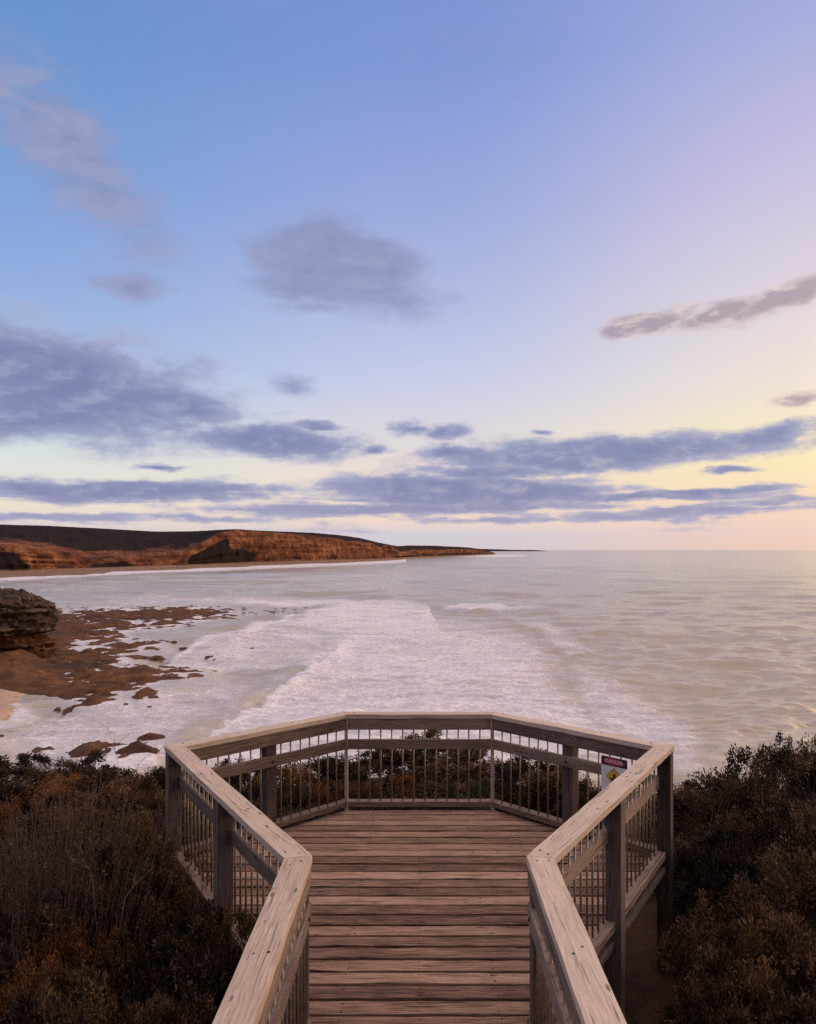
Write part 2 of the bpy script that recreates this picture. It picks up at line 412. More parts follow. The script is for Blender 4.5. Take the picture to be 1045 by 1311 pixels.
# ------------------------------------------------------------------ sky and sun
SUN_AZ, SUN_EL = R(62), R(7)          # clockwise from +Y (towards +X)
def make_world():
    w = bpy.data.worlds.new('World'); scene.world = w; w.use_nodes = True
    w.node_tree.nodes.clear(); k = NT(w.node_tree)
    out = k.new('ShaderNodeOutputWorld'); bg = k.new('ShaderNodeBackground'); k.l.new(bg.outputs[0], out.inputs[0])
    sky = k.new('ShaderNodeTexSky', sky_type='NISHITA'); sky.sun_disc = False
    sky.sun_elevation = SUN_EL; sky.sun_rotation = SUN_AZ; sky.dust_density = 1.5; sky.ozone_density = 2.
    d = k.new('ShaderNodeTexCoord').outputs['Generated']
    sp = k.new('ShaderNodeSeparateXYZ'); k.put(sp.inputs[0], d)
    x, y, z = sp.outputs
    az = k.math('ARCTAN2', x, y)
    el = k.math('ARCSINE', z)
    P = k.new('ShaderNodeCombineXYZ'); k.put(P.inputs[0], az); k.put(P.inputs[1], el); P = P.outputs[0]
    EL = lambda py: math.atan((704 - py) / 1060.)
    # clear sky: colour by elevation, at three azimuths
    t = k.lin(el, 0, 1.0)
    def col(st): return k.ramp(t, [(max(0, EL(py)) if py is not None else 1., S(*c)) for py, c in st])
    left = col([(704, (214, 206, 216)), (682, (226, 214, 212)), (650, (240, 228, 212)), (600, (226, 230, 226)), (560, (206, 222, 234)), (470, (164, 190, 232)), (360, (146, 174, 226)), (230, (122, 162, 220)), (60, (108, 150, 210)), (-160, (104, 140, 206))])
    mid = col([(704, (216, 206, 214)), (684, (214, 208, 220)), (666, (246, 220, 206)), (620, (248, 228, 208)), (560, (228, 220, 222)), (480, (204, 208, 236)), (400, (186, 194, 232)), (260, (160, 174, 225)), (60, (130, 154, 218)), (-160, (122, 146, 212))])
    right = col([(704, (240, 205, 188)), (680, (240, 208, 198)), (640, (250, 220, 190)), (600, (253, 234, 184)), (560, (253, 236, 196)), (500, (244, 228, 214)), (400, (230, 217, 222)), (250, (206, 196, 228)), (60, (170, 176, 224)), (-160, (150, 158, 215))])
    c = k.mix(k.ss(az, -.50, .03), left, mid)
    c = k.mix(k.ss(az, .0, .50), c, right)
    # glow round the low sun, outside the frame on the right
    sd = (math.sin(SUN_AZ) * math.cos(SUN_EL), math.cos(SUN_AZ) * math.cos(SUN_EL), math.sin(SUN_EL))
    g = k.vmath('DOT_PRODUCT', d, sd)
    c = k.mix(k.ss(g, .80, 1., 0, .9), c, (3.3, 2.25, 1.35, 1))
    # unseen bright rose cloud sheet overhead, added to light the foreground warmly
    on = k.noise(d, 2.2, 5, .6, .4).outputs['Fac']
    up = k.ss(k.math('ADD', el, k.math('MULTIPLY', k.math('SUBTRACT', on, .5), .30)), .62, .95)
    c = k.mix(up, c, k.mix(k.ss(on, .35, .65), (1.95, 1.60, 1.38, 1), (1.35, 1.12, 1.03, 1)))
    # behind the camera the sky is duller
    back = k.math('MULTIPLY', k.ss(y, -.05, -.6, 0, .8), k.ss(el, 1.1, .7))
    c = k.mix(back, c, k.ramp(t, [(0, S(140, 118, 124)), (.35, S(126, 116, 136)), (1, S(130, 120, 144))]))
    # warp for the clouds
    wn = k.noise(k.mapping(P, scale=(8, 24, 1)), 1., 7, .62).outputs['Color']
    Pw = k.vmath('ADD', P, k.vmath('MULTIPLY', k.vmath('SUBTRACT', wn, (.5, .5, .5)), (.085, .034, 0)))
    def cloud(list_, Pc):
        fld = None
        for (px, py, a, b, rot, dens) in list_:
            A = math.atan((px - PX0) / F); E = math.atan((PY0 - py) / math.hypot(F, px - PX0))
            m = k.mapping(Pc, loc=(A, E, 0), rot=(0, 0, R(rot)), scale=(a / F, b / F, 1), typ='TEXTURE')
            r = k.vmath('LENGTH', m)
            f = k.math('MULTIPLY_ADD', r, -dens, dens)
            fld = f if fld is None else k.math('MAXIMUM', fld, f)
        return fld
    n1 = k.noise(k.mapping(P, scale=(17, 38, 1)), 1., 10, .62, .35).outputs['Fac']
    n1b = k.noise(k.mapping(k.vmath('ADD', P, (.016, -.010, 0)), scale=(17, 38, 1)), 1., 10, .62, .35).outputs['Fac']
    n4 = k.noise(k.mapping(P, scale=(55, 95, 1)), 1., 6, .65, .3).outputs['Fac']
    lit = k.math('SUBTRACT', n1, n1b)          # side of each billow turned to the low sun
    n1 = k.math('ADD', n1, k.math('MULTIPLY', k.math('SUBTRACT', n4, .5), .22))
    n2 = k.noise(k.mapping(P, scale=(5, 11, 1)), 1., 4, .5).outputs['Fac']
    n3 = k.noise(k.mapping(P, loc=(2, 1, 0), scale=(5, 95, 1)), 1., 7, .6, .5).outputs['Fac']
    blue = [(60, 488, 285, 84, -9, 1.2), (20, 530, 170, 42, 2, 1.1), (230, 520, 130, 32, -10, 1.0), (352, 563, 150, 32, -3, 1.25), (405, 543, 44, 10, 0, 1.1),
            (530, 551, 42, 11, -4, .9), (572, 556, 44, 13, 3, .95), (585, 577, 90, 13, 2, .9), (475, 572, 34, 10, 0, .8), (770, 580, 305, 31, 1, 1.3), (985, 557, 75, 15, 6, 1.1), (640, 603, 170, 15, 0, 1.0),
            (180, 629, 235, 21, 1, 1.2), (30, 622, 90, 17, 0, 1.1), (585, 630, 275, 32, 0, 1.35), (540, 652, 330, 15, 1, 1.15), (820, 636, 260, 10, -1, .9), (480, 655, 200, 13, 1, 1.1),
            (60, 660, 170, 7, 0, .8), (900, 631, 170, 8, 2, .9), (860, 657, 250, 11, 1, 1.0), (935, 606, 52, 7, 0, 1.0),
            (205, 595, 44, 7, 0, .9), (700, 551, 24, 7, 0, .9), (985, 645, 120, 9, 1, .9), (640, 668, 170, 7, 0, .8), (250, 664, 120, 6, 0, .7)]
    soft = [(85, 190, 200, 78, -36, .9), (0, 120, 100, 70, -40, .7), (432, 342, 142, 66, -9, 1.5), (400, 302, 90, 34, 14, 1.1), (395, 362, 115, 30, 3, 1.0), (405, 396, 110, 15, 1, .7), (505, 380, 110, 45, -5, .75), (172, 367, 52, 28, 0, .9), (372, 490, 44, 24, 0, .75),
            (660, 60, 240, 60, 10, .25)]
    tan = [(825, 413, 95, 19, 9, 1.2), (925, 398, 75, 20, 12, 1.0), (1005, 380, 95, 24, 14, 1.15), (1033, 512, 36, 12, 5, 1.1)]
    fs = cloud(soft, Pw)
    fs = k.math('ADD', fs, k.math('MULTIPLY', k.math('SUBTRACT', n1, .5), .95)); fs = k.math('ADD', fs, k.math('MULTIPLY', k.math('SUBTRACT', n2, .5), .5))
    ms = k.ss(fs, .06, .78, 0, .84)
    sc = k.mix(k.ss(az, -.42, -.1), S4(156, 156, 192), S4(146, 150, 190))
    sc = k.mix(k.ss(lit, .0, .2, 0, .34), sc, k.mix(k.ss(az, -.5, -.1), S4(178, 172, 202), S4(168, 174, 206)))
    sc = k.mix(k.ss(lit, -.0, -.2, 0, .42), sc, S4(120, 132, 178))
    c = k.mix(ms, c, sc)
    fbv = cloud(blue, Pw)
    # thin streaks low over the horizon
    low = k.math('MULTIPLY', k.ss(el, .10, .06), k.ss(el, .012, .022))
    fbv = k.math('MAXIMUM', fbv, k.math('MULTIPLY_ADD', low, 2.06, -2.))
    fbv = k.math('ADD', fbv, k.math('MULTIPLY', k.math('SUBTRACT', n3, .5), k.math('MULTIPLY_ADD', low, .9, k.ss(el, .24, .12, 0, .25))))
    fbn = k.math('ADD', fbv, k.math('MULTIPLY', k.math('SUBTRACT', n1, .5), 1.25)); fbn = k.math('ADD', fbn, k.math('MULTIPLY', k.math('SUBTRACT', n2, .5), .6))
    mb = k.ss(fbn, .0, .56, 0, .95)
    bc = k.mix(k.ss(fbn, .2, .85), S4(168, 171, 205), S4(126, 133, 178))
    bc = k.mix(k.ss(n1, .45, .68, 0, .22), bc, S4(176, 178, 208))
    rim = k.mix(k.ss(az, -.2, .45), S4(182, 183, 208), S4(222, 198, 198))
    bc = k.mix(k.ss(fbn, .42, .10, 0, .8), bc, rim)
    bc = k.mix(k.ss(lit, .0, .2, 0, .30), bc, k.mix(k.ss(az, -.3, .45), S4(186, 190, 218), S4(226, 206, 206)))
    bc = k.mix(k.ss(lit, -.0, -.2, 0, .40), bc, S4(108, 116, 164))
    bc = k.mix(k.ss(el, .075, .02, 0, .5), bc, S4(188, 182, 208))
    c = k.mix(mb, c, bc)
    ft = cloud(tan, Pw); ft = k.math('ADD', ft, k.math('MULTIPLY', k.math('SUBTRACT', n1, .5), 1.3))
    mt = k.ss(ft, .0, .7, 0, .82)
    c = k.mix(mt, c, k.mix(k.ss(lit, -.04, .18, 0, .8), k.mix(k.ss(ft, .15, .7), S4(222, 200, 204), S4(166, 148, 160)), S4(238, 214, 206)))
    # physical sky adds its own share
    nis = k.vmath('SCALE', sky.outputs[0], scale=.085)
    c = k.mix(.12, c, nis)
    # below the horizon: dark sea light
    c = k.mix(k.ss(z, -.002, -.03), c, (.16, .15, .16, 1))
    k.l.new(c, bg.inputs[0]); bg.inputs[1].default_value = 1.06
make_world()
sun = bpy.data.lights.new('sun', 'SUN'); so = bpy.data.objects.new('sun', sun); COL.objects.link(so)
sun.energy = 1.3; sun.angle = R(14); sun.color = (1., .72, .48)
so.rotation_euler = (R(90) - SUN_EL, 0, R(180) - SUN_AZ)
so.location = (30, 10, 20)

# ------------------------------------------------------------------ sea
FAR_W = [(-600, 760), (-200, 748), (0, 739.5), (60, 737), (170, 731), (340, 724), (430, 720.8), (500, 717.6), (530, 715.2), (600, 711.8), (630, 710.4), (637, 709.6)]
fwx = np.array([p[0] for p in FAR_W]); fwy = np.array([p[1] for p in FAR_W])
def pp(px, py, poly): return poly_sdf(px, py, poly)
REEF_POLYS = [
    [(-60, 770), (60, 778), (80, 786), (140, 781), (180, 783), (230, 780), (268, 781), (284, 786), (250, 793), (225, 799), (205, 801), (180, 803), (150, 808), (158, 815), (125, 822), (100, 832), (150, 828), (185, 824), (198, 826), (160, 832), (140, 838), (155, 845), (120, 853), (90, 862), (60, 880), (-60, 880)],
    [(-60, 845), (60, 850), (100, 856), (170, 853), (200, 859), (258, 861), (230, 866), (205, 869), (190, 876), (170, 881), (140, 891), (150, 895), (120, 900), (95, 896), (70, 890), (40, 886), (0, 882), (-60, 884)],
    [(178, 887), (190, 883), (200, 884), (196, 889), (182, 890)],
    [(62, 958), (85, 950), (110, 952), (125, 949), (150, 958), (165, 951), (172, 944), (185, 939), (196, 941), (190, 951), (180, 959), (150, 964), (110, 966), (80, 966)]]
POOLS = [[(82, 825), (110, 819), (150, 820), (140, 827), (100, 832)], [(70, 789), (108, 786), (106, 789), (75, 793)], [(102, 798), (135, 796), (128, 799)], [(82, 868), (118, 869), (105, 873), (84, 872)],
         [(162, 874), (178, 873), (170, 879)], [(200, 867), (212, 865), (206, 869)], [(160, 800), (190, 792), (230, 793), (215, 797), (175, 804)], [(122, 834), (150, 829), (150, 833), (130, 838)]]
def reef_value(px, py):
    # distance in photo-scaled sea units is only used to lay the real shelf out on the water plane
    v = np.full(np.shape(px), -1e9)
    for P_ in REEF_POLYS: v = np.maximum(v, pp(px, py * 2.2, [(a, b * 2.2) for a, b in P_]))
    for P_ in POOLS: v = np.minimum(v, -pp(px, py * 2.2, [(a, b * 2.2) for a, b in P_]) + 1.5)
    return v

def build_sea():
    ts = np.concatenate([[.25, .35, .5, .7], np.arange(1., 300, .45), np.linspace(301, 700, 30)])   # = py - horizon
    xs = np.concatenate([np.linspace(-1.6, -.62, 30)[:-1], np.arange(-.62, .60, .0021), np.linspace(.60, 1.6, 30)])
    D = HS * F / ts
    DD, XR = np.meshgrid(D, xs, indexing='ij'); X = XR * DD
    px = XR * F + PX0; py = PY0 + HS * F / DD
    # foam
    def soft(poly, w, amt): return amt * sstep(-w, w, pp(px, py * 1.6, [(a, b * 1.6) for a, b in poly]))
    foam = np.zeros(px.shape)
    A = [(255, 952), (304, 919), (350, 887), (393, 856), (425, 830), (448, 812), (400, 806), (372, 800), (400, 782), (441, 768), (500, 771), (560, 776), (640, 786), (700, 806), (745, 830), (735, 858), (800, 905), (860, 960), (760, 1000), (255, 1000)]
    inner = sstep(-12, 70, pp(px, py * 1.6, [(a, b * 1.6) for a, b in A]))
    lead = sstep(-3, 4, pp(px, py * 1.6, [(a, b * 1.6) for a, b in A]))
    side = sstep(860, 600, px + (py - 800) * -.45)
    foam = np.maximum(foam, (lead * (1 - side) * .0 + np.where(px + (py - 800) * -.45 < 560, lead, inner)) * (.42 + .22 * side))
    sdA = pp(px, py * 1.6, [(a, b * 1.6) for a, b in A])
    foam = np.maximum(foam, .86 * np.exp(-((sdA - 7) / 8)**2) * sstep(470, 440, px) * sstep(800, 830, py))
    B = [(200, 850), (222, 834), (250, 819), (300, 808), (340, 800), (372, 786), (420, 772), (460, 768), (470, 800), (440, 830), (395, 856), (330, 850), (260, 852)]
    foam = np.maximum(foam, soft(B, 5, .50))
    sdB = pp(px, py * 1.6, [(a, b * 1.6) for a, b in B])
    foam = np.maximum(foam, .72 * np.exp(-((sdB - 5) / 6)**2) * sstep(440, 380, px) * sstep(846, 836, py))
    foam = np.maximum(foam, soft([(290, 766), (440, 765), (460, 772), (380, 775), (310, 771)], 5, .6))
    foam = np.maximum(foam, soft([(120, 766), (300, 764), (330, 772), (150, 776)], 6, .34))
    foam = np.maximum(foam, soft([(60, 905), (170, 885), (260, 866), (330, 862), (330, 890), (250, 935), (210, 970), (60, 980), (-60, 960)], 25, .42))
    foam = np.maximum(foam, soft([(-80, 905), (20, 899), (58, 906), (40, 917), (-80, 935)], 8, .62))
    foam = np.maximum(foam, soft([(120, 965), (170, 953), (200, 958), (205, 972), (130, 985), (85, 978)], 8, .62))
    foam = np.maximum(foam, soft([(40, 950), (62, 946), (75, 962), (60, 968)], 6, .6))
    foam = np.maximum(foam, soft([(735, 845), (820, 880), (900, 930), (905, 985), (780, 985), (740, 900)], 30, .50))
    foam = np.maximum(foam, soft([(640, 786), (700, 795), (760, 830), (730, 840), (690, 815)], 12, .40))
    # rims round the reef
    rv = reef_value(px, py)
    foam = np.maximum(foam, .52 * sstep(-26, -2, rv) * sstep(60, 160, px + 40))
    # far shore break
    wy = np.interp(px, fwx, fwy)
    foam = np.maximum(foam, .60 * sstep(6.5, 1.2, py - wy) * (px < 520) * sstep(-.8, .4, py - wy))
    foam = np.maximum(foam, .7 * sstep(2.2, .6, np.abs(py - 711.5)) * sstep(500, 520, px) * sstep(700, 650, px) )
    foam = np.maximum(foam, soft([(565, 777), (590, 771), (640, 773), (690, 783), (640, 783)], 3, .62))
    foam = np.maximum(foam, .14 * sstep(735, 790, py) * (1 - .5 * sstep(620, 900, px)))
    foam = np.maximum(foam, soft([(300, 900), (400, 800), (470, 790), (440, 830), (260, 950), (180, 960)], 18, .30))
    # swell with a few real crests
    Z = (fbm(X * .030 + DD * .006, DD * .075, o=3) - .5) * 1.1 * sstep(1500, 250, DD)
    def crest(x0, y0, x1, y1, h, wid):
        a = sea_pt(x0, y0); b = sea_pt(x1, y1); ex, ey = b[0] - a[0], b[1] - a[1]; l2 = ex * ex + ey * ey
        t = ((X - a[0]) * ex + (DD - a[1]) * ey) / l2
        dd = ((X - a[0]) * -ey + (DD - a[1]) * ex) / math.sqrt(l2) + (fbm(X * .05, DD * .05, o=3) - .5) * 10
        return h * sstep(-.1, .3, t) * sstep(1.1, .7, t) * np.exp(-(dd / wid)**2)
    Z += crest(555, 778, 720, 784, 1.5, 5) + crest(430, 768, 560, 776, .8, 6) + crest(255, 952, 448, 812, .7, 3.) + crest(200, 850, 340, 800, .5, 3) + crest(600, 757, 900, 752, .7, 9) + crest(640, 738, 1000, 733, .9, 14)
    # wind waves, octave by octave, as far out as the mesh resolves them
    row = DD * DD / (HS * F) * .45
    ca, sa = math.cos(.16), math.sin(.16)
    U, W_ = X * ca + DD * sa, -X * sa + DD * ca
    for lam, slope in ((1.3, .42), (2.3, .42), (4.2, .40), (8., .34), (15., .20), (28., .11), (52., .06), (95., .05)):
        wgt = sstep(lam * .52, lam * .22, row) * (1 - .55 * np.clip(foam * 1.4, 0, 1) * (lam > 3))
        nz = vnoise(U / (lam * 1.5) + lam * 3.1, W_ / (lam * .62) + lam * 7.7) * 2 - 1
        nz = np.sign(nz) * np.abs(nz)**.8 
        Z += nz * wgt * slope * lam * .22
    Z *= sstep(-10, -40, rv) * .9 + .1
    shallow = sstep(20, 190, py - 740) * .55 * (1 - sstep(700, 950, px)) + .25 * sstep(-80, -5, rv)
    V = np.stack([X, DD, SEA + Z], -1).reshape(-1, 3)
    me = np_mesh('sea', V, grid_faces(len(ts), len(xs))[:, ::-1], M_SEA, {'foam': ('POINT', foam), 'shallow': ('POINT', np.clip(shallow, 0, 1))}, True)
    tag(link('sea', me), kind='structure')
build_sea()

# ------------------------------------------------------------------ reef shelf and rocks
def build_reef(name, x0, x1, d0, d1, sx, sd, off_=.10):
    xs = np.arange(x0, x1, sx); ds = np.arange(d0, d1, sd)
    DD, X = np.meshgrid(ds, xs, indexing='ij')
    px = X / DD * F + PX0; py = PY0 + HS * F / DD
    w = (fbm(X * .15, DD * .13, o=5) - .5)
    v = reef_value(px + w * 26, py + (fbm(X * .12 + 40, DD * .10, o=4) - .5) * 9)
    n = fbm(X * .42, DD * .40, o=5); n2 = fbm(X * .09 + 9, DD * .075, o=4)
    n3 = fbm(X * 1.8, DD * 1.3, o=4)
    z = np.clip((v + 4) * .030, -.8, .42) - off_ + (n - .5) * 1.7 + (n2 - .5) * .85 * sstep(0, 14, v) + (n3 - .5) * .55 * sstep(-4, 6, v)
    z = z + (1.5 + 1.4 * (fbm(X * .2, DD * .12, o=4) - .3)) * sstep(70, 20, px + (n2 - .5) * 60) * sstep(843, 852, py) * sstep(893, 874, py + (n - .5) * 10)
    keep = (z[:-1, :-1] > -.45) | (z[1:, 1:] > -.45) | (z[1:, :-1] > -.45) | (z[:-1, 1:] > -.45)
    V = np.stack([X, DD, SEA + z], -1).reshape(-1, 3)
    V, Fq = compact(V, grid_faces(len(ds), len(xs), keep))
    tag(link(name, np_mesh(name, V, Fq, M_REEF, None, True)), kind='structure')
build_reef('reef', -125, -34, 100, 285, .24, .62)
build_reef('rock_ledge', -47, -26, 76, 93, .16, .28, .16)

def rock_body(name, cx, cy, rx, ry, prof, topf, parent=None, seed=0, nz=46, na=150, amp=1.):
    """prof: list of (height, radius factor, tier); rings of a displaced, undercut rock mass"""
    th = np.linspace(0, 2 * np.pi, na, endpoint=False)
    ph = np.array([p[0] for p in prof]); pr = np.array([p[1] for p in prof]); pt = np.array([p[2] for p in prof])
    V = []; tier = []
    for i in range(nz + 1):
        t = i / nz; h = ph[0] + (ph[-1] - ph[0]) * t
        r = np.interp(h, ph, pr)
        cxv, cyv = np.cos(th), np.sin(th)
        lay = (vnoise(np.full(na, h * 2.0 + seed), th * 1.5 + 3.) - .5) * .13 * (h < 11)
        nn = (fbm(cxv * 2.2 + seed, cyv * 2.2, np.full(na, h * .22), 5) - .5) * .55 * amp
        n3 = (fbm(cxv * 9 + seed, cyv * 9, np.full(na, h * 1.3), 5) - .5) * .28 * max(amp, .7)
        rr = r * (1 + nn + n3 + lay)
        X = cx + rx * rr * cxv; Y = cy + ry * rr * cyv
        lim = topf(X, Y)
        Z = np.minimum(h, lim + (fbm(X * .9, Y * .9, o=5) - .5) * 2.6 - .9 * (vnoise(X * .7 + 5, Y * .5) > .62)) if h > 3 else np.full(na, h)
        V.append(np.stack([X, Y, SEA + Z], -1)); tier.append(np.full(na, np.interp(h, ph, pt)))
    V = np.array(V).reshape(-1, 3); tier = np.array(tier).reshape(-1)
    i = np.arange(nz)[:, None] * na + np.arange(na)[None]; j = np.arange(nz)[:, None] * na + (np.arange(na)[None] + 1) % na
    Fq = np.stack([i, j, j + na, i + na], -1).reshape(-1, 4)
    me = np_mesh(name, V, Fq, M_OUT, {'tier': ('POINT', tier)}, False)
    return link(name, me, parent)
outcrop = empty('rock_outcrop', (-78, 146, SEA))
tag(outcrop, 'layered brown rock outcrop with an orange undercut base rising beside the reef at far left', 'rock')
def shift(o, e): o.location = (-e.location[0], -e.location[1], -e.location[2])
top1 = lambda X, Y: np.interp(X + (Y - 140) * .16, [-130, -90, -73.4, -70.7, -68, -67, -66.5, -65.9, -65.2, -64.2, -63, -61.8], [14, 12.5, 11.3, 11.0, 10.0, 9.0, 8.5, 9.6, 9.0, 7.4, 6.2, 4.4]) + (Y - 140) * .03
o_ = rock_body('upper_rock', -88.6, 147, 20.5, 13, [(-.5, .90, 1), (.6, .99, 1), (1.2, .93, 1), (2.2, 1.0, 1), (3.0, .97, 1), (3.5, .90, 1), (4.6, .91, .9), (5.0, 1.0, .1), (6.5, 1.02, 0), (8.5, 1.0, 0), (10.5, .97, 0), (20, .02, 0)], top1, outcrop, 3, 110, 420, .6); shift(o_, outcrop)
# beach
def build_beach():
    xs = np.arange(-150, -44, 1.); ds = np.arange(84, 124, .6)
    DD, X = np.meshgrid(ds, xs, indexing='ij')
    edge = 107.0 + (X + 58) * .55 + (fbm(X * .1, DD * 0, o=3) - .5) * 3
    z = np.clip(np.minimum((DD - edge + 3) * .055, (-54.6 + (fbm(DD * .2, X * 0, o=3) - .5) * 2 - X) * .10), -.7, .55) - sstep(-53.5, -48.5, X) * 1.3 - sstep(112.5, 117.5, DD + (X + 58) * .5) * 1.6 + (fbm(X * .3, DD * .3, o=3) - .5) * .12
    V, Fq = compact(np.stack([X, DD, SEA + z], -1).reshape(-1, 3), grid_faces(len(ds), len(xs)))
    tag(link('beach', np_mesh('beach', V, Fq, M_SAND, None, True)), kind='structure')
build_beach()

# ------------------------------------------------------------------ far coast
def build_coast():
    px = np.concatenate([np.arange(-700, -30, 10.), np.arange(-30, 634.5, .8)])
    I = lambda pts: np.interp(px, [p[0] for p in pts], [p[1] for p in pts])
    wy = np.interp(px, fwx, fwy); Dw = HS * F / (wy - PY0)
    base = I([(-700, 750), (0, 735.6), (60, 733.8), (170, 729.3), (340, 722.9), (430, 719.5), (500, 716.9), (530, 714.6), (600, 711.4), (637, 709.4)])
    Db = np.maximum(HS * F / (base - PY0), Dw * 1.012)
    ctop = I([(-700, 690), (-60, 694), (0, 697), (18, 697.5), (40, 702), (60, 703), (85, 707), (104, 713), (112, 716), (150, 713.5), (190, 711), (225, 709), (236, 708), (250, 701), (268, 690), (285, 681.5), (300, 678.2), (330, 680), (392, 685.5), (420, 690), (450, 693), (478, 696.0), (484, 700.5), (488, 701), (491, 698.2), (503, 699), (507, 704), (512, 707), (530, 705.5), (560, 704.5), (600, 703.5), (625, 706.6), (637, 709)])
    sky = I([(-700, 664), (0, 671.5), (60, 673), (120, 676), (200, 680.5), (245, 680.2), (275, 678.6), (300, 677.2), (330, 679.2), (400, 682), (430, 684.5), (460, 688.5), (485, 694.6), (500, 697.6), (510, 699.2), (525, 698.2), (560, 698.8), (600, 700.8), (618, 703.5), (630, 706.8), (637, 709)])
    nv = (vnoise(px * .5, px * 0) - .5) * .5
    Zb = 3.0 + 0 * px
    # horizontal setback of the cliff face (the cliffs lean back)
    hguess = HS - (ctop - PY0) * Db / F
    Dt = Db + np.clip(hguess * .9, 4, 60) + 8
    Zt = HS - (ctop + nv - PY0) * Dt / F
    low = sstep(100, 125, px) * sstep(262, 228, px)
    Dh = Dt + np.interp(px, [-700, 0, 110, 235, 300, 390, 500, 637], [330, 330, 300, 320, 60, 160, 140, 60])
    Zh = HS - (sky + nv * .6 - PY0) * Dh / F
    Zh = np.maximum(Zh, Zt + .5)
    rows = []; veg = []; sand = []
    def add(D, Z, v, s): rows.append((D, Z)); veg.append(np.broadcast_to(v, px.shape)); sand.append(np.broadcast_to(s, px.shape))
    add(Dw * .985, -1.2 + 0 * px, 0, 1); add(Dw, .1 + 0 * px, 0, 1); add(Dw * .35 + Db * .65, 1.8 + 0 * px, 0, 1); add(Db, Zb, 0, .9)
    nc = 22
    gullymask = sstep(236, 250, px) * sstep(305, 285, px) + .40 * sstep(296, 312, px) * sstep(345, 318, px)
    for i in range(1, nc + 1):
        t = i / nc
        bulge = t + .10 * math.sin(t * math.pi) 
        z = Zb + (Zt - Zb) * t
        d = Db + (Dt - Db) * (t**1.25)
        g = (fbm(px * .16 + i * .05, np.full(px.shape, t * 1.1), o=5) - .5)
        g2 = (fbm(px * .05, np.full(px.shape, t * .6 + 7), o=3) - .5)
        d = d + (g * 9 + g2 * 22 + (vnoise(px * .02, np.full(px.shape, t * 9.)) - .5) * 10) * math.sin(math.pi * t)**.6 * np.clip(hguess / 40, .2, 1)
        v = .08 + .30 * sstep(.5, 0, np.abs(t - .15)) + .30 * (fbm(px * .05, np.full(px.shape, t * 2.), o=4) - .4) + .75 * gullymask * sstep(.80, .55, t - (px - 262) * .004) + .62 * sstep(45, 5, px) * sstep(.85, .6, t) + .18 * (px > 505)
        v = v + .35 * sstep(110, 125, px) * sstep(185, 150, px) + .4 * sstep(330, 300, px) * sstep(.45, .2, t) * sstep(240, 300, px)
        add(d, z, v, 0)
    for i in range(1, 14):
        t = i / 13
        s = t * t * (3 - 2 * t)
        bumpy = (fbm(px * .05, np.full(px.shape, t * 5.), o=4) - .5) * 9 * math.sin(math.pi * min(1, t * 1.0)) 
        add(Dt + (Dh - Dt) * t, Zt + (Zh - Zt) * (s * .35 + t * .65) + np.minimum(0, bumpy), np.minimum(.9, .3 + .9 * t + 0 * px), 0)
    add(Dh + 90, Zh - 3, 1, 0); add(Dh + 500, Zh * .55, 1, 0); add(Dh + 1200, -5 + 0 * px, 1, 0)
    D = np.array([r[0] for r in rows]); Z = np.array([r[1] for r in rows]); X = (px - PX0) / F * D
    V = np.stack([X, D, SEA + Z], -1).reshape(-1, 3)
    me = np_mesh('headland', V, grid_faces(len(rows), len(px))[:, ::-1], M_CLIFF, {'veg': ('POINT', np.array(veg)), 'sand': ('POINT', np.array(sand))}, False)
    tag(link('headland', me), kind='structure')
    # low land far down the coast
    q = np.arange(596, 704, 2.); yt = np.interp(q, [596, 640, 660, 690, 701, 704], [702.2, 703.2, 704.0, 704.2, 705.2, 705.7])
    D0 = 12000.; ws = []
    for k_, (dd, zf) in enumerate(((0, 0), (60, .7), (300, 1.), (900, .9), (1500, -.2))):
        zz = (HS - (yt - PY0 + (vnoise(q * .3, q * 0) - .5) * .25) * D0 / F) * zf if zf > 0 else -6 + 0 * q
        if k_ == 0: zz = -4 + 0 * q
        ws.append(np.stack([(q - PX0) / F * D0 + 0 * dd, np.full(q.shape, D0 + dd), SEA + zz], -1))
    V = np.array(ws).reshape(-1, 3)
    f_ = grid_faces(5, len(q))
    me = np_mesh('distant_land', V, f_[:, ::-1], M_CLIFF, {'veg': ('POINT', np.ones(len(V))), 'sand': ('POINT', np.zeros(len(V)))})
    tag(link('distant_land', me), kind='structure')
build_coast()

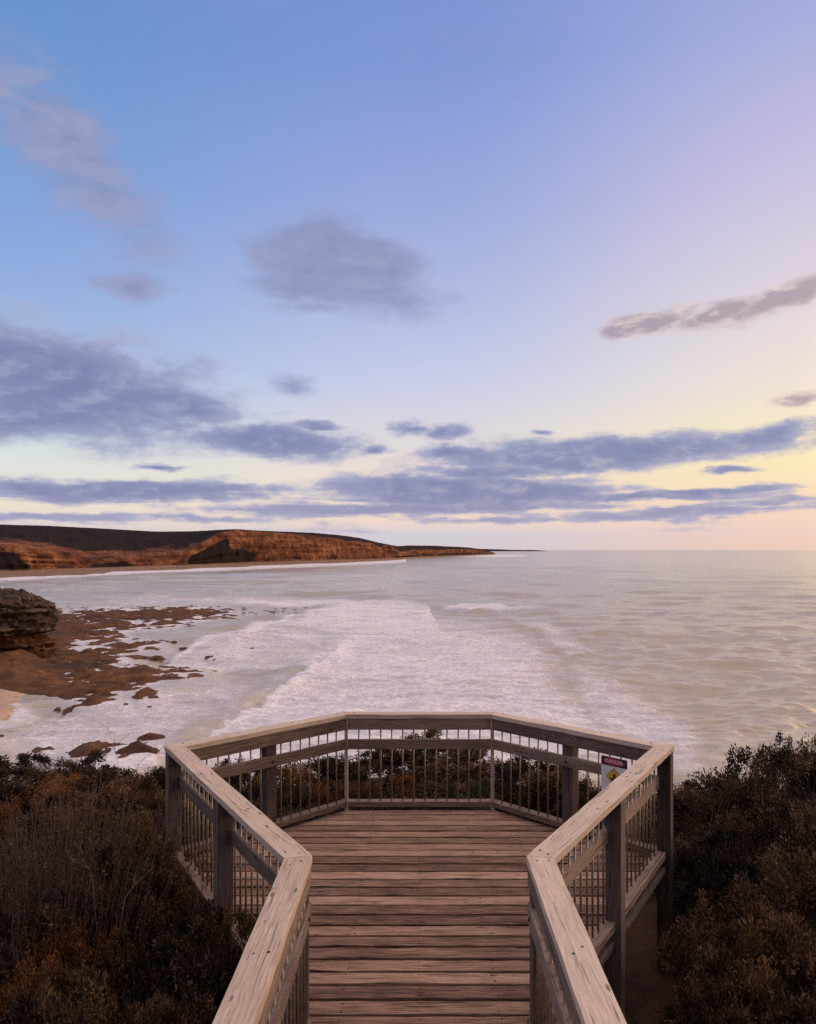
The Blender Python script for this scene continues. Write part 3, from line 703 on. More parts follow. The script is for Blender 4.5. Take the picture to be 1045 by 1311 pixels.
# ------------------------------------------------------------------ near hillside
def ground_z(X, D):
    X = np.asarray(X, float); D = np.asarray(D, float)
    z = -.62 - .045 * (D - 5) - .02 * np.abs(X)
    z = z - np.clip(D - 12.5, 0, None)**1.35 * .35
    n = (fbm(X * .35 + 3, D * .35, o=4) - .5) * .5
    pl = sstep(3.4, 1.6, np.abs(X)) * sstep(10, 8.8, D)
    return np.maximum(z + n * (1 - pl * .8) - .25 * pl, SEA - 3)
def path_c(D): return 2.12 + .10 * np.sin(D * .8) + .05 * (D - 5)
def build_ground():
    xs = np.concatenate([np.linspace(-120, -9, 30)[:-1], np.arange(-9, 9, .15), np.linspace(9, 120, 30)]); ds = np.concatenate([np.arange(-4, 16, .15), np.linspace(16.3, 45, 40)])
    DD, X = np.meshgrid(ds, xs, indexing='ij')
    V = np.stack([X, DD, ground_z(X, DD)], -1).reshape(-1, 3)
    tag(link('hillside', np_mesh('hillside', V, grid_faces(len(ds), len(xs)), M_GROUND, None, True)), kind='structure')
    ds = np.arange(1., 8.4, .1); u = np.linspace(-1, 1, 15)
    DD, U = np.meshgrid(ds, u, indexing='ij'); X = path_c(DD) + U * (.42 + .05 * np.sin(DD * 3))
    Z = ground_z(X, DD) + .028 * (1 - np.abs(U)**3) + .006 + .012 * (fbm(X * 9, DD * 9, o=3) - .5)
    tag(link('path', np_mesh('path', np.stack([X, DD, Z], -1).reshape(-1, 3), grid_faces(len(ds), len(u)), M_PATH, None, True)), kind='structure')
build_ground()

# ------------------------------------------------------------------ lookout platform
plat = empty('lookout_platform', (0, 6.2, 0))
tag(plat, 'weathered grey timber lookout platform with angled railing overlooking the sea', 'lookout platform')
def pchild(mb, name, mats, bevel=.004, smooth=False, label=None, parent=None):
    o = mb.build(name, mats, plat if parent is None else parent, bevel, smooth)
    if parent is None: o.location = (-plat.location[0], -plat.location[1], 0)
    if label: o['label'] = label
    return o
HR = 1.0; Y0 = 1.3
IN = [(-.595, Y0), (-.595, 4.45), (-2.03, 6.93), (-.745, 8.26), (.745, 8.26), (2.03, 6.93), (.595, 4.45), (.595, Y0)]
NS = len(IN) - 1
def seg_n(i):
    a, b = IN[i], IN[i + 1]; dx, dy = b[0] - a[0], b[1] - a[1]; l = math.hypot(dx, dy)
    return (dx / l, dy / l), (-dy / l, dx / l), l       # direction, outward normal (outside is on the left going round clockwise)
def off(i, o):
    """vertex i of the railing line pushed o metres outward (mitred)"""
    if i == 0: n = seg_n(0)[1]; return (IN[0][0] + n[0] * o, IN[0][1] + n[1] * o)
    if i == NS: n = seg_n(NS - 1)[1]; return (IN[-1][0] + n[0] * o, IN[-1][1] + n[1] * o)
    n1, n2 = seg_n(i - 1)[1], seg_n(i)[1]; m = (n1[0] + n2[0], n1[1] + n2[1]); q = o * 2 / (m[0]**2 + m[1]**2)
    return (IN[i][0] + m[0] * q, IN[i][1] + m[1] * q)
def at(i, t, o):
    d, n, l = seg_n(i); a, b = IN[i], IN[i + 1]
    return (a[0] + (b[0] - a[0]) * t + n[0] * o, a[1] + (b[1] - a[1]) * t + n[1] * o)
CAPS = [None] * NS
for i in range(NS):
    d, n, l = seg_n(i); ns = max(6, int(l / .16))
    g = .0015
    def ends(o): 
        a, b = off(i, o), off(i + 1, o); return (a[0] + d[0] * g, a[1] + d[1] * g), (b[0] - d[0] * g, b[1] - d[1] * g)
    mb = MB(); (a0, a1), (b0, b1) = ends(0), ends(.15)
    mb.plank(a0, b0, a1, b1, HR - .045, HR, nseg=ns, jit=.0018)
    # bolt and nail heads sunk in the cap
    nb = 3 if l > 1.7 else 2
    for q in range(nb + 1):
        t = min(.965, max(.035, q / nb))
        for o in (.045, .105):
            p = at(i, t + random.uniform(-.012, .012), o + random.uniform(-.012, .012)); mb.rod((p[0], p[1], HR - .01), (p[0], p[1], HR + .0022), .0058 if random.random() < .6 else .0085, 8, 1)
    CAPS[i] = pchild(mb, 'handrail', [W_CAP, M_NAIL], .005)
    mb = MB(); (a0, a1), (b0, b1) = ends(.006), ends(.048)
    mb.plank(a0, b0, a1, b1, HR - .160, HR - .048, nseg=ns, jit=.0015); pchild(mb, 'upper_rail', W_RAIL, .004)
    mb = MB(); mb.plank(a0, b0, a1, b1, HR - .362, HR - .262, nseg=ns, jit=.002)
    if i in (0, 6, 1, 5, 2, 4):
        for t in ((.5,) if i not in (0, 6) else (.45, .97 if i == 0 else .03)):
            for z in (-.10, -.312):
                if z == -.312:
                    p = at(i, t, .006); n_ = seg_n(i)[1]; mb.rod((p[0], p[1], HR + z), (p[0] - n_[0] * .008, p[1] - n_[1] * .008, HR + z), .013, 10, 1)
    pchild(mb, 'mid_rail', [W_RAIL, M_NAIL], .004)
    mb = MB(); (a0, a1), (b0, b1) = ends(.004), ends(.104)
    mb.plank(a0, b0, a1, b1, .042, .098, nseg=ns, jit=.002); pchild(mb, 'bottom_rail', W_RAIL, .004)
    mb = MB(); (a0, a1), (b0, b1) = ends(.06), ends(.099)
    mb.plank(a0, b0, a1, b1, -.085, -.034, nseg=ns, jit=.002); pchild(mb, 'edge_bearer', W_BEAR, .004)
def post_z(x, y): return float(ground_z(np.array([x]), np.array([y]))[0]) - .15
def add_post(c, ax, w=.115):
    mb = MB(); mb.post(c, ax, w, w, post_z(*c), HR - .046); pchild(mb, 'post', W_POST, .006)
for i in (1, 5, 2, 4): add_post(at(i, .5, .083), seg_n(i)[0])
for i, k in ((2, 1), (5, 5)): add_post(off(i, .0835), seg_n(k)[0])       # wide corners
for i, k in ((1, 0), (6, 6)): add_post(off(i, .075), seg_n(k)[0], .105)       # narrow corners
for i, t in ((0, .45), (6, .55)): add_post(at(i, t, .083), seg_n(i)[0])
for i in (3, 4):                                                           # slim steel stanchions at the seaward corners
    c = off(i, .026); mb = MB(); mb.post(c, (1, 0), .034, .046, post_z(*c), HR - .046); pchild(mb, 'stanchion', M_STEEL, .003)
# balusters
rods = []
for i in range(NS):
    d, n, l = seg_n(i)
    pr = []
    if i == 3: pr = list(np.linspace(0, 1, 14)[1:-1])
    elif i in (2, 4): pr = [t for t in np.linspace(0, 1, 17)[1:-1] if abs(t - .5) > .045]
    elif i in (1, 5): pr = [t for t in np.linspace(0, 1, 25)[1:-1] if abs(t - .5) > .035 and .035 < t < .965]
    else: pr = [t for t in np.arange(.06, 1, .115 / l) if abs((t if i == 0 else 1 - t) - .45) > .03]
    for t in pr: rods.append((i, t if i != 6 else t))
def rodp(i, t): return at(i, t, .034)
rods.sort(key=lambda r: -rodp(*r)[1])
vis = [r for r in rods if rodp(*r)[1] > 2.5]; rest = [r for r in rods if rodp(*r)[1] <= 2.5] + vis[104:]; vis = vis[:104]
proto = None
for (i, t) in vis:
    p = rodp(i, t); lean = (random.uniform(-.004, .004), random.uniform(-.004, .004))
    if proto is None:
        mb = MB(); mb.rod((0, 0, .05), (0, 0, HR - .10), .0078, 10); proto = mb.build('baluster', M_ROD, plat, 0, True); o = proto
    else:
        o = proto.copy(); COL.objects.link(o); o.parent = plat
    o.location = (p[0] - plat.location[0], p[1] - plat.location[1], 0); o.rotation_euler = (lean[0], lean[1], random.uniform(0, 3))
if rest:
    mb = MB()
    for (i, t) in rest: p = rodp(i, t); mb.rod((p[0], p[1], .05), (p[0], p[1], HR - .10), .0078, 10)
    o = pchild(mb, 'baluster_row', M_ROD, 0, True); o['kind'] = 'stuff'
# deck
def half_w(y):
    pts = [off(i, .058) for i in range(4, 8)]
    pts = sorted(pts, key=lambda p: p[1])
    return float(np.interp(y, [p[1] for p in pts], [p[0] for p in pts]))
mb = MB(); y = 8.305; W = .160
while y > Y0 - .05:
    ya, yb = y, y - W + random.uniform(.021, .031) + (.010 if random.random() < .14 else 0)
    yk = [ya, yb]
    ha, hb = half_w(ya) - .0, half_w(yb) - .0
    rnd = random.random(); dz = random.uniform(-.003, .003); sk = random.uniform(-.002, .002)
    ns = 18
    # split long boards into two lengths at the middle joint now and then
    mb.plank((-ha, ya + sk), (-hb, yb + sk), (ha, ya - sk), (hb, yb - sk), -.045, dz, rnd, ns, .0022)
    ym = (ya + yb) / 2
    for xj in np.arange(-1.5, 1.6, .5):
        if abs(xj) < min(ha, hb) - .05:
            for q in (-.036, .036):
                if random.random() < .85:
                    xx = xj * .93 + random.uniform(-.012, .012); yy = ym + q + random.uniform(-.008, .008)
                    mb.rod((xx, yy, -.01), (xx, yy, dz + .003), .0062, 7, 1)
    y -= W
pchild(mb, 'deck', [W_DECK, M_NAIL], .007)
for xj in (-1.5, -.93, -.465, 0, .465, .93, 1.5):
    y1 = 8.2 if abs(xj) < .8 else (8.2 - (abs(xj) - .75) - .1); y0 = Y0 if abs(xj) < .6 else 4.5 + (abs(xj) - .6) * 1.75
    mb = MB(); mb.plank((xj - .025, y0), (xj + .025, y0), (xj - .025, y1), (xj + .025, y1), -.19, -.048); pchild(mb, 'joist', W_BEAR, 0)

# ------------------------------------------------------------------ danger sign
def build_sign():
    d, n, l = seg_n(4)                 # far right side, running towards the right corner
    ti = .79                          # along the side
    c = at(4, ti, -.006)
    s = empty('danger_sign', (c[0], c[1], HR - .172))
    # local frame: x along the rail (to the right seen from the deck), y = away from viewer, z up
    s.rotation_euler = (R(0), 0, math.atan2(d[1], d[0]))
    tag(s, 'white danger sign with black header and yellow warning diamond on railing', 'sign')
    import bmesh
    def ex(name, poly, y0, y1, mat, bev=0):
        bm = bmesh.new(); a = [bm.verts.new((p[0], y0, p[1])) for p in poly]; b = [bm.verts.new((p[0], y1, p[1])) for p in poly]
        bm.faces.new(a); bm.faces.new(b[::-1])
        for i in range(len(a)): bm.faces.new((a[i], b[i], b[(i + 1) % len(a)], a[(i + 1) % len(a)]))
        bmesh.ops.recalc_face_normals(bm, faces=bm.faces); me = bpy.data.meshes.new(name); bm.to_mesh(me); bm.free(); me.materials.append(mat)
        return link(name, me, s)
    w, hgt = .27, .38
    def rr(x0, z0, x1, z1, r, nn=5):
        P_ = []
        for cx, cz, a0 in ((x1 - r, z1 - r, 0), (x0 + r, z1 - r, 90), (x0 + r, z0 + r, 180), (x1 - r, z0 + r, 270)):
            P_ += [(cx + r * math.cos(R(a0 + 90 * i / nn)), cz + r * math.sin(R(a0 + 90 * i / nn))) for i in range(nn + 1)]
        return P_
    ex('sign_plate', rr(-w / 2, -hgt, w / 2, 0, .012), 0, -.003, M_SWHITE)
    ex('header_band', rr(-w / 2 + .001, -.078, w / 2 - .001, -.001, .011), -.0032, -.0042, M_SBLACK)
    ell = [(.112 * math.cos(2 * math.pi * i / 32), -.039 + .029 * math.sin(2 * math.pi * i / 32)) for i in range(32)]
    ex('red_oval', ell, -.0044, -.0052, M_SRED)
    cu = bpy.data.curves.new('danger_text', 'FONT'); cu.body = 'DANGER'; cu.size = .046; cu.align_x = 'CENTER'; cu.align_y = 'CENTER'; cu.extrude = .0004
    to = bpy.data.objects.new('lettering', cu); COL.objects.link(to)
    bpy.context.view_layer.update()
    me = bpy.data.meshes.new_from_object(to.evaluated_get(bpy.context.evaluated_depsgraph_get())); bpy.data.objects.remove(to)
    me.name = 'lettering'; me.materials.clear(); me.materials.append(M_SWHITE)
    lo = link('lettering', me, s); lo.rotation_euler = (R(90), 0, 0); lo.location = (0, -.0058, -.039)
    cx, cz, q = 0, -.175, .082
    ex('warning_border', [(cx, cz + q), (cx - q, cz), (cx, cz - q), (cx + q, cz)], -.0032, -.0040, M_SBLACK)
    q2 = .074
    ex('warning_diamond', [(cx, cz + q2), (cx - q2, cz), (cx, cz - q2), (cx + q2, cz)], -.0042, -.0050, M_SYEL)
    fig = [(-.044, -.012), (-.012, -.012), (-.004, .006), (-.018, .020), (-.010, .028), (.004, .016), (.006, .034), (.016, .036), (.018, .022), (.012, .008), (.030, .004), (.028, -.006), (.008, -.004), (.000, -.014), (.012, -.034), (.000, -.050), (-.044, -.018)]
    ex('falling_figure', [(cx + a, cz + b) for a, b in fig], -.0052, -.0060, M_SBLACK)
build_sign()

# ------------------------------------------------------------------ shrubs
def leaves(C, N, Ln, Wd, up=.3, rs=rng):
    """quad leaves: C centres (n,3), N outward direction (n,3)"""
    n = len(C)
    a = rs.normal(size=(n, 3)) + N * 1.1 + np.array([0, 0, up]); a /= np.linalg.norm(a, axis=1)[:, None]
    b = np.cross(a, rs.normal(size=(n, 3))); b /= np.linalg.norm(b, axis=1)[:, None] + 1e-9
    c = np.cross(a, b)
    Ls = Ln * rs.uniform(.6, 1.3, n)[:, None]; Ws = Wd * rs.uniform(.7, 1.25, n)[:, None]
    bend = c * Ls * .12
    V = np.stack([C, C + a * Ls * .5 + b * Ws * .5 + bend, C + a * Ls, C + a * Ls * .5 - b * Ws * .5 + bend], 1).reshape(-1, 3)
    return V, np.arange(4 * n).reshape(n, 4)
def tubes(P0, P1, r0, r1, sides=4):
    d = P1 - P0; L = np.linalg.norm(d, axis=1)[:, None] + 1e-9; d = d / L
    ref = np.where(np.abs(d[:, 2:3]) < .9, np.array([[0, 0, 1.]]), np.array([[1., 0, 0]]))
    u = np.cross(d, ref); u /= np.linalg.norm(u, axis=1)[:, None]; w = np.cross(d, u)
    ring0, ring1 = [], []
    for i in range(sides):
        a = 2 * math.pi * i / sides; e = math.cos(a) * u + math.sin(a) * w
        ring0.append(P0 + e * np.reshape(r0, (-1, 1))); ring1.append(P1 + e * np.reshape(r1, (-1, 1)))
    V = np.stack(ring0 + ring1, 1).reshape(-1, 3); n = len(P0)
    base = (np.arange(n) * 2 * sides)[:, None]
    Fq = np.concatenate([base + np.array([[i, (i + 1) % sides, sides + (i + 1) % sides, sides + i]]) for i in range(sides)], 0)
    return V, Fq
def merge(parts):
    Vs, Fs, o = [], [], 0
    for V, Fq in parts: Vs.append(V); Fs.append(Fq + o); o += len(V)
    return np.concatenate(Vs), np.concatenate(Fs)
def curve_stems(base, tips, rs, r0, r1, nseg=4, wig=.05):
    n = len(tips); P = [base.copy()]
    mid = base * .45 + tips * .55; mid[:, 2] = base[:, 2] * .6 + tips[:, 2] * .4
    for i in range(1, nseg + 1):
        t = i / nseg
        p = base * (1 - t)**2 + 2 * mid * t * (1 - t) + tips * t * t
        if i < nseg: p = p + rs.normal(size=(n, 3)) * wig
        P.append(p)
    parts = []
    for i in range(nseg):
        parts.append(tubes(P[i], P[i + 1], np.full(n, r0 + (r1 - r0) * i / nseg), np.full(n, r0 + (r1 - r0) * (i + 1) / nseg)))
    return merge(parts)
def shrub_meshes(kind, seed):
    """unit shrub about 1.3 m across and 1 m high; returns foliage mesh, stem mesh"""
    rs = np.random.default_rng(seed)
    def lumps(nc, m, rl):
        """nc leaf tufts gathered on m rounded sprays of the crown"""
        th = rs.uniform(0, 2 * np.pi, m); cz = rs.uniform(-.05, 1, m); q = np.sqrt(np.clip(1 - cz**2, 0, 1))
        d0 = np.stack([np.cos(th) * q, np.sin(th) * q, cz], 1); rr = rs.uniform(.62, .98, m)
        L = d0 * rr[:, None] * np.array([.62, .62, .80]) + np.array([0, 0, .12]); size = rs.uniform(.6, 1.25, m) * rl
        w = rs.integers(0, m, nc); e = rs.normal(size=(nc, 3)); e[:, 2] = np.abs(e[:, 2]) * .9 - .15; e /= np.linalg.norm(e, axis=1)[:, None]
        c = L[w] + e * (size[w] * rs.random(nc)**.4)[:, None] * np.array([1, 1, .8])
        d = e * .7 + d0[w] * .5; d /= np.linalg.norm(d, axis=1)[:, None] + 1e-9
        return c, d
    def dome(n, r0=.62, flat=.0):
        th = rs.uniform(0, 2 * np.pi, n); cz = rs.uniform(-.12 + flat, 1, n); s = np.sqrt(np.clip(1 - cz**2, 0, 1))
        d = np.stack([np.cos(th) * s, np.sin(th) * s, cz], 1)
        lump = .72 + .56 * fbm(d[:, 0] * 2.1 + seed, d[:, 1] * 2.1, d[:, 2] * 2.1, 3)
        r = (r0 + (1 - r0) * rs.random(n)**.5) * lump
        return d * r[:, None] * np.array([.65, .65, .82]) + np.array([0, 0, .16]), d
    if kind == 'heath':
        n = 230
        b = np.stack([rs.normal(0, .20, n), rs.normal(0, .20, n), np.full(n, -.05)], 1)
        t = np.stack([b[:, 0] * 2.0 + rs.normal(0, .10, n), b[:, 1] * 2.0 + rs.normal(0, .10, n), rs.uniform(.5, 1.08, n)], 1)
        stem = curve_stems(b, t, rs, .0060, .0022, 5, .016)
        per = 46; u = rs.uniform(.25, 1.02, (n, per, 1)); mid = b * .45 + t * .55; mid[:, 2] = t[:, 2] * .4
        C = b[:, None] * (1 - u)**2 + 2 * mid[:, None] * u * (1 - u) + t[:, None] * u * u + rs.normal(size=(n, per, 3)) * .016
        C = C.reshape(-1, 3); N = rs.normal(size=C.shape) * .5 + np.array([0, 0, .8])
        V, Fq = leaves(C, N, .030, .008, .5, rs); tone = np.repeat(rs.random(len(C)) * .7 + np.repeat(rs.random(n), per) * .3, 4)
        mat = L_HEATH
    else:
        P = dict(leafy=(190, 88, .038, .018, .056, L_DARK), olive=(195, 88, .033, .015, .054, L_OLIVE), rust=(190, 70, .027, .013, .048, L_RUST), cushion=(95, 120, .030, .012, .048, L_CUSH), tea=(215, 84, .032, .013, .056, L_TEA))[kind]
        nc, per, Ln, Wd, sp, mat = P
        c, d = lumps(nc, dict(leafy=24, olive=26, rust=30, cushion=16, tea=34)[kind], dict(leafy=.20, olive=.19, rust=.16, cushion=.17, tea=.19)[kind])
        if kind == 'tea':     # ragged sprays standing out of the crown
            k_ = rs.random(nc) < .15; c[k_] += d[k_] * rs.uniform(.02, .08, (k_.sum(), 1))
        size = rs.uniform(.6, 1.35, (nc, 1, 1))
        q = rs.normal(size=(nc, per, 3)); q /= np.linalg.norm(q, axis=2)[..., None] + 1e-9; q *= rs.random((nc, per, 1))**.5
        C = (c[:, None] + q * sp * size * 1.25).reshape(-1, 3); N = (q * .8 + d[:, None] * .5).reshape(-1, 3)
        V, Fq = leaves(C, N, Ln, Wd, .3, rs)
        tone = np.repeat(rs.random(len(C)) * .65 + np.repeat(rs.random(nc), per) * .35, 4)
        tips = c; m = 9; b0 = np.stack([rs.normal(0, .05, m), rs.normal(0, .05, m), np.full(m, -.25)], 1)
        hub = np.stack([rs.normal(0, .22, m), rs.normal(0, .22, m), rs.uniform(.2, .5, m)], 1)
        w = np.argmin(((tips[:, None] - hub[None])**2).sum(2), 1)
        stem = merge([curve_stems(b0, hub, rs, .017, .009, 4, .025), curve_stems(hub[w], tips, rs, .006, .002, 4, .02)])
        # fine bare twigs poking out
        kk = rs.choice(nc, 46); tw = c[kk] + d[kk] * rs.uniform(.05, .13, (46, 1)) + rs.normal(size=(46, 3)) * .03
        stem = merge([stem, curve_stems(c[kk], tw, rs, .0026, .0010, 3, .010)])
    fm = np_mesh('foliage', V, Fq, mat, {'tone': ('POINT', tone)})
    sm = np_mesh('stem', stem[0], stem[1], M_HSTEM if kind == 'heath' else M_TWIG)
    return fm, sm
MESH = {}
for kind, nvar in (('leafy', 3), ('olive', 3), ('heath', 3), ('rust', 2), ('cushion', 1), ('tea', 3)):
    for v in range(nvar): MESH[kind, v] = shrub_meshes(kind, 100 + v * 13 + len(kind) * 7 + ord(kind[0]))
cnt = {}
NAME = dict(leafy='dark_shrub', olive='olive_shrub', heath='twiggy_heath', rust='rust_shrub', cushion='cushion_bush', tea='tea_tree')
CAT = dict(leafy='shrub', olive='shrub', heath='heath', rust='shrub', cushion='bush', tea='shrub')
def shrub(kind, px, ytop, D, width, label):
    X = (px - PX0) / F * D; ztop = CZ - (ytop - PY0) * D / F
    g = float(ground_z(np.array([X]), np.array([D]))[0]); h = max(.35, ztop - g)
    v = cnt.get(kind, 0); cnt[kind] = v + 1
    nv = sum(1 for q in MESH if q[0] == kind); fm, sm = MESH[kind, v % nv]
    e = empty(NAME[kind], (X, D, g)); e.rotation_euler = (0, 0, random.uniform(0, 6.28))
    sx = width / 1.3; sz = h / 1.0
    sz = max(sx * .6, min(sz, sx * 1.9)); e.location[2] = ztop - sz * .99
    e.scale = (sx, sx, sz)
    tag(e, label, CAT[kind])
    link('foliage', fm, e); link('stem', sm, e)
SHRUBS = [
 # left brow above the bay
 ('leafy', 14, 961, 12.0, 1.7, 'dark green shrub on the far left skyline, below the sandy beach'),
 ('olive', 62, 972, 11.6, 1.5, 'olive shrub on left brow just below left end of the near rock ledge'),
 ('leafy', 112, 968, 11.2, 1.3, 'dark shrub on left brow under the near rock ledge'),
 ('olive', 165, 968, 10.8, 1.4, 'olive shrub among bleached branches on the left brow'),
 ('leafy', 213, 966, 10.0, 1.2, 'dark shrub on skyline just left of the wide left corner post'),
 ('rust', 75, 984, 10.0, 1.5, 'rust brown low shrub in the upper left thicket'),
 ('leafy', -8, 984, 9.8, 1.5, 'dark shrub cut by left frame edge just above the rusty one'),
 ('olive', 140, 990, 9.2, 1.4, 'olive brown shrub right of the rust brown shrub on the left slope'),
 ('leafy', 192, 996, 8.6, 1.2, 'dark dense shrub beside left corner post, behind a paler olive one'),
 ('rust', 18, 1014, 8.6, 1.3, 'dull orange shrub against left frame edge, above the twiggy heath'),
 ('olive', 90, 1022, 8.0, 1.3, 'olive shrub with pale dead twigs on it in the left thicket'),
 ('leafy', 150, 1020, 7.8, 1.2, 'dark rounded shrub in the hollow of the left thicket'),
 ('olive', 195, 1030, 7.4, .9, 'small olive shrub touching the wide left corner post'),
 ('heath', 30, 1046, 7.0, 1.5, 'tall upright twiggy heath at left edge, behind the other heaths'),
 ('heath', 95, 1062, 6.5, 1.4, 'tall brown twiggy heath standing in front of the dark hollow on the left'),
 ('leafy', 165, 1058, 6.7, 1.1, 'blackish shrub below the left corner post, right of the tall heath'),
 ('heath', -5, 1088, 5.9, 1.3, 'brown heath with vertical stems cut by the left frame edge'),
 ('heath', 62, 1098, 5.7, 1.2, 'reddish twiggy heath halfway down the left edge'),
 ('olive', 222, 1066, 6.4, .85, 'low olive shrub against the railing between left corner post and next post'),
 ('leafy', 140, 1100, 5.9, 1.0, 'dark leafy shrub left of the railing, crossed by pale bare twigs'),
 ('olive', 215, 1118, 5.7, .9, 'brown olive shrub in front of second left railing post'),
 ('leafy', 274, 1116, 5.45, .74, 'small dark shrub covering the foot of the second left railing post'),
 ('olive', 318, 1134, 4.95, .62, 'small olive shrub poking up beside the balusters left of the narrow corner'),
 ('rust', 105, 1150, 5.1, .9, 'rust tinted shrub in the middle of the left thicket'),
 ('leafy', 30, 1150, 5.2, 1.0, 'dark shrub at left edge beneath the heath stems'),
 ('olive', 170, 1168, 4.8, .9, 'olive brown shrub left of the near handrail, upper one of two'),
 ('leafy', 250, 1178, 4.75, .8, 'dark leafy shrub close beside the near left handrail'),
 ('rust', 22, 1205, 4.4, .9, 'orange brown leafy shrub in the bottom left corner'),
 ('olive', 95, 1222, 4.3, .9, 'olive brown shrub at bottom of the photo right of the corner shrub'),
 ('leafy', 178, 1235, 4.2, .8, 'dark shrub at the bottom left, half way to the handrail'),
 ('leafy', 240, 1262, 4.0, .6, 'dark low shrub at the bottom under the near left handrail'),
 ('leafy', 50, 1290, 3.7, .8, 'black brown shrub along the bottom edge at far left'),
 ('olive', 140, 1300, 3.6, .7, 'small brown shrub on the bottom edge left of the handrail'),
 # beyond the seaward railing
 ('olive', 300, 962, 10.6, 1.4, 'olive shrub seen through the left seaward balusters by the corner'),
 ('rust', 378, 964, 9.9, 1.2, 'tall orange shrub behind left seaward balusters'),
 ('rust', 458, 993, 9.6, 1.0, 'bright orange low shrub behind bottom rail left of the stanchion gap'),
 ('leafy', 430, 960, 11.0, 1.5, 'dark shrub behind the left steel stanchion'),
 ('leafy', 490, 955, 11.2, 1.6, 'dark shrub left of centre behind the seaward railing'),
 ('leafy', 548, 936, 12.0, 1.4, 'tallest dark shrub topping mid rail at centre of the seaward railing'),
 ('rust', 514, 982, 10.2, .55, 'little orange brown bush low at centre left behind the balusters'),
 ('leafy', 545, 984, 9.7, 1.2, 'dark low shrub directly behind centre of the seaward bottom rail'),
 ('leafy', 600, 953, 11.2, 1.6, 'dark shrub right of centre behind the seaward railing'),
 ('rust', 628, 966, 10.8, .8, 'russet twiggy shrub behind the right steel stanchion'),
 ('cushion', 615, 983, 9.8, .62, 'grey green cushion bush behind the right end of centre railing'),
 ('cushion', 588, 1004, 9.3, .5, 'smaller grey green cushion bush low in front of its larger neighbour'),
 ('leafy', 680, 960, 10.3, 1.5, 'dark shrub behind right seaward balusters next to the stanchion'),
 ('leafy', 730, 968, 9.7, 1.3, 'dark shrub behind the right seaward post'),
 ('olive', 765, 985, 9.3, .8, 'olive shrub behind the danger sign'),
 # right slope
 ('tea', 1002, 948, 8.8, 1.9, 'tallest bushy dome shrub rising against the sea at right'),
 ('tea', 1036, 936, 9.3, 1.2, 'ragged shrub crown on the right skyline at the frame edge'),
 ('tea', 942, 982, 8.4, 1.2, 'dark domed shrub left of the tallest right shrub'),
 ('leafy', 880, 994, 9.0, 1.0, 'dark shrub just right of the wide right corner post'),
 ('olive', 905, 1026, 7.9, 1.0, 'olive shrub beside the right corner post below the dark one'),
 ('olive', 975, 1022, 7.6, 1.3, 'large olive brown shrub in the middle of the right slope'),
 ('tea', 1045, 1022, 7.2, 1.2, 'dark brown shrub at right frame edge below the skyline shrubs'),
 ('leafy', 915, 1062, 7.0, .9, 'blackish shrub in shade right of the platform corner'),
 ('tea', 1030, 1072, 6.1, 1.2, 'brown leafy shrub at right edge half way down the slope'),
 ('leafy', 955, 1095, 6.3, 1.0, 'dark shrub in the hollow of the right slope'),
 ('olive', 975, 1142, 5.3, 1.0, 'olive shrub with orange tips in the lower right thicket'),
 ('tea', 916, 1160, 5.3, .8, 'low brown shrub edging the dirt path'),
 ('leafy', 1040, 1150, 5.0, .9, 'dark leafy shrub at right edge of the lower thicket'),
 ('leafy', 915, 1218, 4.6, .7, 'dark shrub at lower right beside the end of the dirt path'),
 ('olive', 985, 1225, 4.4, .8, 'olive brown shrub in the lower right above the bottom corner'),
 ('leafy', 1050, 1240, 4.2, .8, 'black green shrub cut by right edge near the bottom corner'),
 ('leafy', 940, 1290, 3.9, .7, 'dark shrub on the bottom edge right of the path'),
 ('olive', 1025, 1295, 3.8, .7, 'brown shrub in the bottom right corner'),
]
for s_ in SHRUBS: shrub(*s_)

# low ground cover that fills the slope between the shrubs
def undergrowth():
    rs = np.random.default_rng(5); n = 150000
    D = 3.0 + 10.5 * rs.random(n)**.8; px = rs.uniform(-90, 1140, n); X = (px - PX0) / F * D
    hw = np.array([half_w(q) if q < 8.35 else 0 for q in D]) + .14
    ok = (np.abs(X) > hw) & ~((np.abs(X - path_c(D)) < .47 + .1 * rs.normal(size=n)) & (D < 8.2))
    X, D = X[ok], D[ok]; hgt = .05 + .34 * fbm(X * 1.7, D * 1.7, o=3)**1.3
    Z = ground_z(X, D) + hgt * rs.random(len(X))
    C = np.stack([X, D, Z], 1); V, Fq = leaves(C, np.tile([0, 0, .6], (len(C), 1)), .030, .009, .4, rs)
    me = np_mesh('undergrowth', V, Fq, L_HEATH, {'tone': ('POINT', np.repeat(rs.random(len(C)), 4))})
    tag(link('undergrowth', me), 'low brown heath and leaf litter covering the slope between the shrubs', 'ground cover', kind='stuff')
undergrowth()

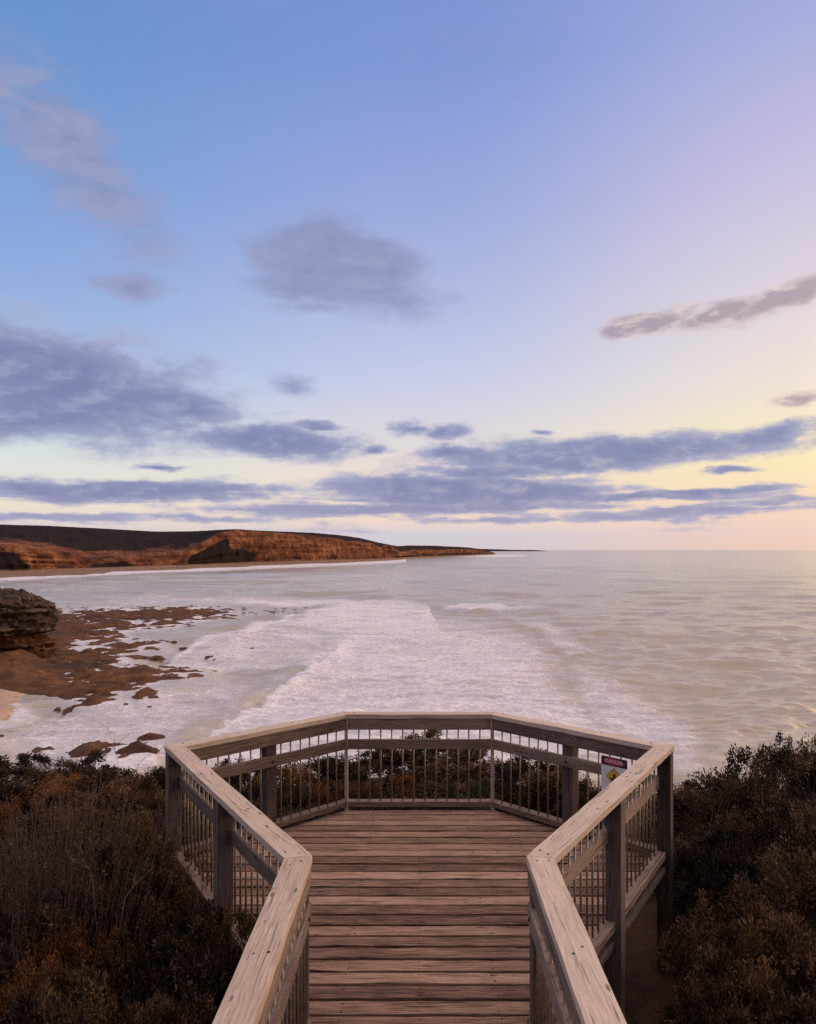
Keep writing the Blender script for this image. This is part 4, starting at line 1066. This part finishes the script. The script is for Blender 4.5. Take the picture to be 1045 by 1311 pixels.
# bleached dead branches
def dead_branch(px, py, D, size, lean, seed, label):
    rs = random.Random(seed); X, Y, Z = ray_pt(px, py, D)
    segs = []
    def grow(p, d, L, r, lev):
        n = 4
        for i in range(n):
            q = p + d * L / n; segs.append((p, q, r * (1 - .15 * i), r * (1 - .15 * (i + 1))))
            d = d + np.array([rs.gauss(0, .28), rs.gauss(0, .28), rs.gauss(.02, .22)]); d /= np.linalg.norm(d)
            p = q
            if lev < 3 and rs.random() < .8:
                e = d + np.array([rs.gauss(0, .6), rs.gauss(0, .6), rs.gauss(.1, .5)]); grow(p, e / np.linalg.norm(e), L * rs.uniform(.4, .65), r * .6, lev + 1)
    g = float(ground_z(np.array([X]), np.array([Y]))[0])
    d0 = np.array([lean, 0, 1.]); d0 /= np.linalg.norm(d0)
    e = np.array([X, Y, Z])
    grow(np.zeros(3), d0, size, .0065 * max(.45, size), 0)
    low = np.array([(-lean) * .3, 0, g - Z - .1]); segs.append((low, np.zeros(3), .008 * max(.45, size), .0065 * max(.45, size)))
    V, Fq = tubes(np.array([s[0] for s in segs]), np.array([s[1] for s in segs]), np.array([s[2] for s in segs]), np.array([s[3] for s in segs]), 5)
    o = link('dead_branch', np_mesh('dead_branch', V, Fq, M_PALE)); o.location = tuple(e); tag(o, label, 'branch')
dead_branch(132, 975, 10.2, .40, .5, 1, 'bleached bare branch standing on the brow below the near rock ledge')
dead_branch(176, 982, 9.9, .42, .7, 2, 'pale curling dead branch on the skyline nearest the left corner post')
dead_branch(150, 968, 10.6, .36, -.4, 8, 'pale dead branch at centre of the three on the left brow')
dead_branch(48, 1036, 7.7, .30, .5, 3, 'short forked bleached twig lying on olive shrub at left')
dead_branch(160, 1150, 5.3, .28, .75, 4, 'thin pale bare branch slanting up right in the dark of the left thicket')
dead_branch(118, 1122, 5.6, .24, -.4, 5, 'thin grey bare branch leaning left in the left thicket')
dead_branch(258, 1118, 5.75, .30, -.3, 6, 'dry pale twigs tangled at the railing foot left of second post')

# ------------------------------------------------------------------ view
scene.view_settings.view_transform = 'Standard'; scene.view_settings.look = 'None'
scene.view_settings.exposure = 0; scene.view_settings.gamma = 1
scene.cycles.max_bounces = 6; scene.cycles.transparent_max_bounces = 4
scene.cycles.use_denoising = False
